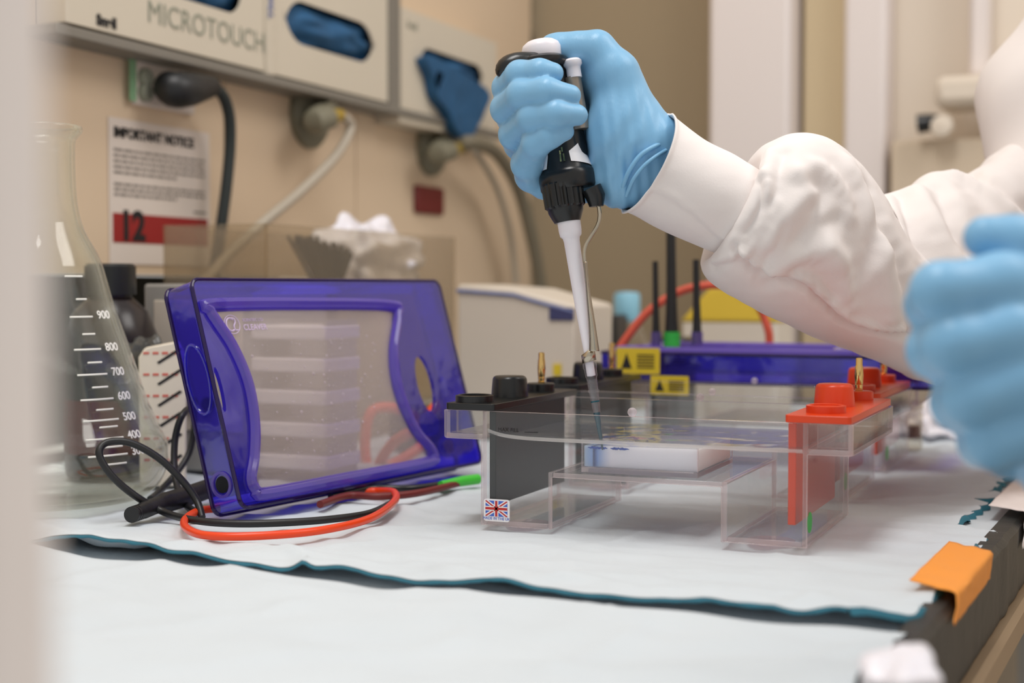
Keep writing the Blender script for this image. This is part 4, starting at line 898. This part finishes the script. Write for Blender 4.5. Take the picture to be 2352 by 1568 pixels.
rl_ = [zon(735, 1158, .003), zon(800, 1138, .003), zon(870, 1140, .003), zon(960, 1132, .003), zon(1060, 1108, .003)]
tag(obj('red_lead', MB().tube(spline(rl_, 8), .0024, 10), 'darkred'), 'dark red lead under the lower edge of the purple lid', 'cable')
bl_ = [zon(760, 1142, .003), zon(850, 1122, .004), zon(940, 1122, .003), zon(1015, 1113, .003)]
pen = thing('green_tipped_lead', 'black lead with a bright green sleeve running under the purple lid towards the gel tank', 'cable', bl_[0])
obj('cord', MB().tube(spline(bl_, 8), .0026, 10), 'black', pen, world=True)
obj('green_sleeve', MB().tube([zon(1012, 1113, .004), zon(1060, 1105, .004), zon(1098, 1100, .004)], [.0026, .0036, .0036], 12), 'green', pen, world=True)
# tangle of orange leads behind the lid
mb = MB(); tang = [dep(845, 1085, 1.12), dep(838, 1020, 1.12), dep(850, 950, 1.12), dep(890, 935, 1.13), dep(950, 955, 1.14), dep(975, 1010, 1.14), dep(930, 1050, 1.13), dep(870, 1075, 1.12), dep(900, 1020, 1.1), dep(960, 980, 1.1), dep(1010, 930, 1.15), dep(1040, 990, 1.15)]
tag(obj('coiled_lead', MB().tube(spline(tang, 8), .0042, 10), 'orange_cable'), 'coiled orange lead behind the right half of the standing purple lid', 'cable')
o_ = dep(940, 1050, 1.18); tag(obj('adapter_block', MB().box(o_[0] - .02, o_[0] + .03, o_[1], o_[1] + .04, 0, .035), 'black', bevel=.003), 'small black adapter block behind the coiled orange lead', 'adapter')

# ================================================================== ON THE LEFT WALL
def wp(px, py, off=0.0): return onx(px, py, WX + off)
yx = lambda a: a
# glove box holders
GX = WX + .030
def gbox(pxa, pxb, ybot, label, textset=None, hang=False, opening=None):
    Ya, Yb = onx(pxa, 100, GX)[1], onx(pxb, 100, GX)[1]; zb = onx(pxb, ybot, GX)[2]; t = thing('glove_box', label, 'glove box', (WX, Ya, zb), group='glove boxes on the wall')
    fr = lambda u, v, w_: (WX + w_, u, v)
    op = None; loops = [[(Ya, zb), (Yb, zb), (Yb, zb + .128), (Ya, zb + .128)]]
    x0, x1, ya, yb, r = opening; c0_ = onx(x0, ya, GX); c1_ = onx(x1, yb, GX)
    hole = rrect(c0_[1], c1_[1], c1_[2], c0_[2], r, 8)
    mb = MB().plate(loops + [hole], .0285, .030, fr); mb.plate([loops[0], [(Ya + .001, zb + .001), (Yb - .001, zb + .001), (Yb - .001, zb + .127), (Ya + .001, zb + .127)]], 0, .0285, fr); mb.plate(loops, 0, .001, fr)
    obj('carton', mb, 'cardboard', t, world=True)
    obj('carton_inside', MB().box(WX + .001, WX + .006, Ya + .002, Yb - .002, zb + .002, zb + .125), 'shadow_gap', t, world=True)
    cy, cz = (c0_[1] + c1_[1]) / 2, (c0_[2] + c1_[2]) / 2; hy, hz = abs(c1_[1] - c0_[1]) / 2, abs(c0_[2] - c1_[2]) / 2
    mb = MB(); mb.grid(lambda u, v: (GX - .014 + .018 * math.sin(math.pi * u) * math.sin(math.pi * v) + .007 * nz((u, v, 1), 5, Ya), cy + (u - .5) * 2.2 * hy, cz + (v - .5) * 2.2 * hz), 40, 24)
    gl_ = obj('dispensed_glove', mb, 'blueglove', t, world=True, angle=180)
    if hang:
        pts = [(975, 130), (1108, 205), (1102, 260), (1082, 300), (1070, 322), (1040, 305), (1022, 262), (995, 225), (985, 180)]
        L = []
        for (x, y) in pts: q_ = onx(x, y, GX + .008); L.append((q_[1], q_[2]))
        mb = MB().plate([[tuple(q)[:2] for q in spline([(a, b_, 0) for a, b_ in L], 5, True)]], .031, .045, fr); obj('hanging_glove', mb, 'blueglove', t, world=True, bevel=.004)
    return t, Ya, Yb, zb
b1, Ya, Yb, zb = gbox(150, 606, 163, 'nearest white glove box on the left wall, at top left with green-grey lettering', opening=(380, 556, -160, 38, .022))
fm = lambda px, py, o_=.0005: frame_mat(onx(px, py, GX + o_), (0, 1, 0), (0, 0, 1))
text('box_text', 'MICROTOUCH', .026, 'greyprint', fm(338, 48), b1, world=True); text('size_text', 'Small', .0115, 'ink', fm(222, 55), b1, world=True, bold=.0006)
b2, Ya, Yb, zb = gbox(626, 890, 235, 'middle glove box on the left wall, dark blue gloves filling its oval opening', opening=(652, 862, -10, 152, .034))
b3, Ya3, Yb3, zb3 = gbox(916, 1140, 330, 'farthest glove box on the left wall, a blue glove hanging out of it', hang=True, opening=(965, 1110, 105, 205, .022))
text('size_text', 'Small', .012, 'greyprint', fm(935, 62), b3, world=True)
# printed end flaps between the boxes
for (xa, xb, lb, mt_) in ((606, 626, 'narrow holder upright printed with blue letters between the first two glove boxes', 'cardboard'), (890, 916, 'dark grey holder upright between the middle and farthest glove boxes', 'cardgrey')):
    Ya_, Yb_ = onx(xa, 100, GX)[1], onx(xb, 100, GX)[1]; zq = onx(xa, 160 if xa < 700 else 235, GX)[2] - .004
    u_ = obj('holder_upright', MB().box(WX, GX + .003, Ya_ + .001, Yb_ - .001, zq, zq + .16), mt_, bevel=.001); tag(u_, lb, 'bracket')
    if xa < 700: text('side_text', 'SMALL  SMALL  SMALL', .011, 'cardblue', frame_mat((GX + .0035, (Ya_ + Yb_) / 2 - .004, zq + .16), (0, 0, -1), (0, 1, 0)), u_, bold=.0006)
Yl = onx(120, 100, GX)[1]; Yr_ = onx(1150, 300, GX)[1]; zl = onx(606, 163, GX)[2]
sh = obj('holder_shelf', MB().box(WX, GX + .004, Yl, Yr_, zl - .0115, zl - .0035), 'cardgrey', bevel=.001); tag(sh, 'thin ledge carrying the three glove boxes along the left wall', 'shelf')

# socket plate and black plug
pa, pb = wp(298, 240), wp(420, 150); so = thing('wall_socket', 'pale socket plate with green print on the left wall, black plug pushed in', 'socket', (WX, pa[1], pa[2]))
obj('socket_plate', MB().box(WX, WX + .006, pa[1], pb[1] + .01, pa[2], pb[2]), 'paper', so, world=True, bevel=.002)
for (x, y) in ((330, 178), (330, 212)): q_ = wp(x, y, .006); obj('switch', MB().lathe([(.008, 0), (.008, .004), (.006, .006), (0, .006)], q_, (1, 0, 0), n=20), 'greyprint', so, world=True)
q_ = wp(303, 190, .0065); obj('green_print', MB().box(WX + .006, WX + .0066, q_[1] - .003, q_[1] + .006, q_[2] - .015, q_[2] + .02), mat('green_print', (130, 170, 130), .7), so, world=True)
plug = thing('power_plug', 'black right-angle plug and cord in the wall socket above the poster', 'plug', tuple(wp(410, 205)))
mb = MB().tube(spline([wp(380, 190, .02), wp(398, 205, .03), wp(430, 206, .035), wp(462, 202, .035), wp(492, 198, .035)], 4), [.010, .0125, .014, .015, .0155, .0155, .0155, .015, .0148, .0143, .0135, .0128, .012, .011, .010, .009, .0075], 20)
obj('plug_body', mb, 'blackrub', plug, world=True)
obj('cord', MB().tube(spline([wp(485, 198, .035), wp(512, 220, .035), wp(527, 270, .033), wp(528, 340, .03), wp(520, 430, .028), wp(508, 520, .025), wp(496, 600, .02), wp(490, 660, .02)], 8), .0052, 12), 'blackhose', plug, world=True)
# poster
pa, pb = wp(250, 602), wp(478, 270); po = thing('poster', 'white notice with a bold heading and a red bar numbered 12 on the left wall', 'poster', (WX, pa[1], pa[2]))
Y0p, Y1p = pa[1], pb[1]; z1p, z0p = wp(250, 268)[2], wp(250, 606)[2]; W_ = Y1p - Y0p; H_ = z1p - z0p
obj('sheet', MB().box(WX + .0005, WX + .0012, Y0p, Y1p, z0p, z1p), 'paper', po, world=True)
zr1, zr0 = wp(255, 488)[2], wp(255, 556)[2]
obj('red_bar', MB().box(WX + .0012, WX + .0016, Y0p + .004, Y1p - .004, zr0, zr1), 'redbar', po, world=True)
pt = lambda y, z: frame_mat((WX + .0018, y, z), (0, 1, 0), (0, 0, 1))
text('heading', 'IMPORTANT NOTICE', .0115, 'ink', pt(Y0p + .006, wp(255, 312)[2]), po, world=True, bold=.0005)
text('number', '12', .034, 'ink', pt(Y0p + .012, zr0 + .003), po, world=True, bold=.0015)
mb = MB(); rnd = random.Random(2)
for y in (345, 358, 371, 384, 397, 424, 436, 448):
    z = wp(255, y)[2]; yy = Y0p + .006; e_ = Y1p - (.008 if y not in (397, 448) else .05)
    while yy < e_: L = rnd.uniform(.004, .012); mb.box(WX + .0012, WX + .0015, yy, min(yy + L, e_), z, z + .0022); yy += L + .0018
z = wp(255, 475)[2]; mb.box(WX + .0012, WX + .0015, Y1p - .025, Y1p - .006, z, z + .002); obj('body_print', mb, 'greyink', po, world=True)
# gas taps with hoses
def tapthing(x, y, label, hose, r, mt, lab2):
    q = wp(x, y); t = thing('gas_tap', label, 'tap', tuple(q))
    obj('tap_plate', MB().lathe([(.034, 0), (.034, .006), (.030, .010), (.014, .012), (.014, .03), (0, .03)], q, (1, 0, 0), n=28), 'tap', t, world=True)
    e_ = wp(x + 78, y - 2, .05); m_ = wp(x + 20, y + 14, .045)
    obj('tap_body', MB().tube(spline([np.array(q) + [.02, 0, 0], m_, (np.array(m_) + e_) / 2], 5), [.013] * 5 + [.011] * 6, 16), 'tap', t, world=True); obj('tap_nozzle', MB().tube([(np.array(m_) + e_) / 2, e_], [.009, .006], 14), 'brass', t, world=True)
    h = obj('rubber_hose' if r > .005 else 'thin_hose', MB().tube(spline([e_] + [wp(*p) for p in hose], 8), r, 12), mt); tag(h, lab2, 'hose'); return t
tapthing(705, 265, 'grey gas tap with brass nozzle on the left wall, between poster and red square', [(806, 292, .05), (770, 360, .05), (690, 440, .045), (600, 515, .04), (520, 590, .03), (470, 650, .03)], .0048, 'whitehose', 'pale translucent hose sagging from the nearer gas tap to behind the purple lid')
tapthing(985, 340, 'farther gas tap on the left wall under the hanging blue glove', [(1080, 326, .06), (1140, 350, .06), (1190, 430, .06), (1218, 530, .06), (1236, 620, .06), (1246, 690, .06)], .0085, 'hose', 'thick grey hose curving down from the farther gas tap to behind the white instrument')
tag(obj('thin_hose', MB().tube(spline([wp(1090, 345, .04), wp(1140, 430, .03), wp(1170, 530, .03), wp(1185, 650, .03)], 6), .004, 10), 'whitehose'), 'thin pale hose hanging beside the thick grey hose', 'hose')
q_, q2_ = wp(948, 492), wp(1012, 428); z0_, z1_ = wp(980, 492)[2], wp(980, 428)[2]
tag(obj('red_wall_tag', MB().box(WX, WX + .006, q_[1], q2_[1], z0_, z1_), 'darkred', bevel=.003), 'small square dark red tag on the left wall', 'tag')

# frosted box with tissue and brush, in front of the wall
CX = -0.63
ca_, cb_ = onx(612, 530, CX), onx(1045, 560, CX); zc = onx(850, 530, CX)[2]
cont = thing('storage_bin', 'frosted clear bin behind the purple lid, holding white wipes and a black brush', 'bin', (CX, ca_[1], 0))
mb = MB(); xa, xb, ya, yb = CX - .10, CX, ca_[1], cb_[1]
mb.box(xb - .002, xb, ya, yb, 0, zc).box(xa, xa + .002, ya, yb, 0, zc).box(xa, xb, ya, ya + .002, 0, zc).box(xa, xb, yb - .002, yb, 0, zc).box(xa, xb, ya, yb, 0, .002); obj('bin_walls', mb, 'boxclear', cont, world=True)
mb = MB(); c0 = onx(845, 610, CX - .04)
mb.grid(lambda u, v: tuple(np.array(c0) + np.array([.035, .075, .042]) * (1 + .5 * nz((math.cos(6.283 * v) * math.sin(3.14 * u), math.sin(6.283 * v) * math.sin(3.14 * u), math.cos(3.14 * u)), 3, 5)) * np.array([math.cos(6.283 * v) * math.sin(3.14 * u + 1e-3), math.sin(6.283 * v) * math.sin(3.14 * u + 1e-3), math.cos(3.14 * u)])), 30, 50, closev=True)
mb.tube([c0, (c0[0], c0[1], .004)], .02, 10)
tag(obj('paper_wipes', mb, 'whiteplast', angle=180), 'crumpled white wipes sticking up inside the frosted bin', 'wipes')
br = onx(755, 600, CX - .02); brush = thing('bench_brush', 'black bristle brush standing in the frosted bin beside the wipes', 'brush', (br[0], br[1], .004))
obj('brush_handle', MB().tube([(br[0], br[1] + .02, .004), (br[0], br[1], br[2] - .02)], .007, 12), 'black', brush, world=True)
mb = MB(); rnd = random.Random(6); sc_ = 1.35
for k in range(80):
    a = -1 + 2 * (k / 79); b0 = np.array([br[0] + rnd.uniform(-.01, .01), br[1] + a * .012, br[2] - .025]); t0 = np.array([br[0] + rnd.uniform(-.012, .012), br[1] - .01 + a * .038, br[2] + .014 - .006 * a + rnd.uniform(-.003, .003)]); mb.tube([b0, t0], .0016, 5)
s_ = obj('bristles', mb, 'ink', brush, world=True); s_['kind'] = 'stuff'
# white instrument with dark blue label
q_ = dep(1050, 652, 1.28); wb = thing('white_instrument', 'white sloping-topped instrument with a dark blue panel behind the front tank', 'instrument', (q_[0], q_[1], 0))
pp = [ony(x, y, q_[1]) for x, y in ((1050, 652), (1180, 662), (1235, 678), (1318, 700))]; L = [(p[0] - q_[0], p[2]) for p in pp]
obj('housing', MB().plate([L[::-1] + [(0, 0.0), (L[-1][0], 0.0)]], 0, .10), 'whitebox', wb, bevel=.003)
obj('top_seam', MB().tube([(p[0], -.001, p[1] - .006) for p in L], .0014, 8), 'cardblue', wb)
a_, b_ = ony(1262, 735, q_[1]), ony(1322, 702, q_[1]); obj('blue_panel', MB().box(a_[0] - q_[0], b_[0] - q_[0] - .001, -.002, 0, a_[2], b_[2] - .002), 'lilacbox', wb, bevel=.001)
a_, b_ = ony(1272, 862, q_[1]), ony(1290, 836, q_[1]); obj('yellow_mark', MB().box(a_[0] - q_[0], b_[0] - q_[0], -.002, 0, a_[2], b_[2]), 'yellow', wb)

# ================================================================== BEHIND AND RIGHT OF THE TANKS
for (px, top, wpx, lb) in ((1507, 600, 17, 'shortest thin black plug standing on the rear lid, left of the tall one'), (1543, 522, 28, 'tall thick black plug rising from the rear purple lid'), (1601, 596, 20, 'black plug with purple foot on the rear lid, right of the tall one')):
    d = 1.16; b0 = dep(px, 790, d); t0 = dep(px - 2, top, d); m_ = (b0 + t0) / 2; r = wpx / 2 * d / FPX
    pl = thing('lead_plug', lb, 'plug', tuple(b0), group='black plugs on the rear lid')
    obj('plug_sleeve', MB().tube([b0, b0 + (t0 - b0) * .25, m_, t0], [r * 1.25, r, r * .85, r * .8], 14), 'blackrub', pl, world=True)
    obj('plug_foot', MB().tube([b0 - [0, 0, .002], b0 + [0, 0, .010]], r * 1.35, 16), 'greensticker' if px == 1543 else 'purple_rim', pl, world=True)
oc = [dep(1415, 815, 1.2), dep(1440, 775, 1.2), dep(1490, 715, 1.2), dep(1560, 670, 1.2), dep(1630, 655, 1.2), dep(1690, 662, 1.22), dep(1740, 700, 1.25), dep(1765, 760, 1.25), dep(1766, 800, 1.25)]
tag(obj('red_lead', MB().tube(spline(oc, 8), .0036, 12), mat('soft_red_cable', (206, 84, 60), .5)), 'red lead arching over the rear tank below the lab coat cuff', 'cable')
q_ = dep(1562, 662, 1.45); yb_ = thing('yellow_carton', 'yellow carton on the bench behind the rear tank, under the sleeve', 'carton', (q_[0], q_[1], 0)); x1_ = ony(1790, 662, q_[1])[0] - q_[0]; zt, zm = q_[2], ony(1562, 738, q_[1])[2]
obj('carton_top', MB().plate([[(.0, zm), (x1_, zm), (x1_ - .01, zt - .012), (x1_ * .55, zt + .004), (.03, zt)]], 0, .07), 'yellowbox', yb_, bevel=.003)
obj('carton_base', MB().box(.002, x1_ - .002, .002, .068, 0, zm), 'whitebox', yb_, bevel=.002)
q_ = dep(1440, 703, 1.55); bt = thing('wash_bottle', 'bottle with a light blue cap standing far back between white instrument and black plugs', 'bottle', (q_[0], q_[1], 0))
obj('bottle_body', MB().lathe([(0, 0), (.022, 0), (.024, .006), (.024, .07), (.016, .09), (.012, .10)], n=28), 'boxclear', bt)
obj('cap', MB().lathe([(.0135, q_[2] - .016), (.0142, q_[2] - .014), (.0142, q_[2] + .012), (.012, q_[2] + .015), (0, q_[2] + .016), ], n=28), 'skyblue', bt); obj('neck', MB().lathe([(.011, .095), (.011, q_[2] - .012), (0, q_[2] - .012)], n=20), 'boxclear', bt)
q_ = dep(1378, 722, 1.5); tag(obj('dark_block', MB().box(q_[0], q_[0] + .018, q_[1], q_[1] + .04, 0, q_[2]), 'black', bevel=.003), 'narrow dark block standing far back beside the white instrument', 'block')
mb = MB(); c0 = onz(1395, 838, .07); 
tag(obj('black_adapter', MB().box(*sum([[c0[0] - .012, c0[0] + .02], [c0[1] + .16, c0[1] + .20], [0, .088]], [])), 'black', bevel=.004), 'black adapter behind the second tank at its left end', 'adapter')
# clutter between tanks and glove: crumpled wipes, jar, small bottle
def crumple(c, s, seed, n1=30, n2=50, am=.5, fz=2.5):
    mb = MB(); c = np.array(c, float); s = np.array(s, float)
    def f(u, v):
        d = np.array([math.cos(6.283 * v) * math.sin(3.1415 * u + 1e-4), math.sin(6.283 * v) * math.sin(3.1415 * u + 1e-4), math.cos(3.1415 * u)]); p = c + s * (1 + am * nz(d, fz, seed)) * d; p[2] = max(p[2], .0012); return tuple(p)
    return mb.grid(f, n1, n2, closev=True)
q_ = onz(2140, 1015, 0); tag(obj('paper_wipe', crumple((q_[0] - .0, q_[1] + .05, .012), (.032, .05, .022), 4), 'whiteplast', angle=50), 'crumpled white wipe on the pad right of the rear tanks, beside the glove', 'wipe')
jr = thing('sample_jar', 'small clear jar with brown-red contents between the second tank and the crumpled wipe', 'jar', tuple(onz(2085, 1030, 0)))
obj('jar_body', MB().lathe([(0, 0), (.011, 0), (.012, .003), (.012, .030), (.010, .034)], n=28), 'boxclear', jr); obj('jar_contents', MB().lathe([(0, .010), (.0105, .010), (.0105, .020), (0, .020)], n=24), 'wine', jr); obj('jar_lid', MB().lathe([(.0125, .033), (.0125, .042), (0, .042)], n=24), 'cream', jr)
q_ = dep(2072, 1600, .46); tag(obj('paper_wipe', crumple((q_[0], q_[1], .009), (.013, .018, .010), 9, am=.35, fz=1.6), 'whiteplast', angle=180), 'blurred white wipe on the bench corner at the bottom edge', 'wipe')
# pale panel close to the lens at the left
a_, b_ = dep(-260, 784, .20), dep(138, 784, .20)
fg = obj('hood_frame_post', MB().plate([rrect(a_[0], ony(140, 784, a_[1] + .004)[0], a_[1] - .012, a_[1] + .004, .003)], 0.0, .45, lambda u, v, w_: (u, v, w_)), 'foreground'); tag(fg, 'pale out-of-focus upright post close to the lens at the left edge', 'post')
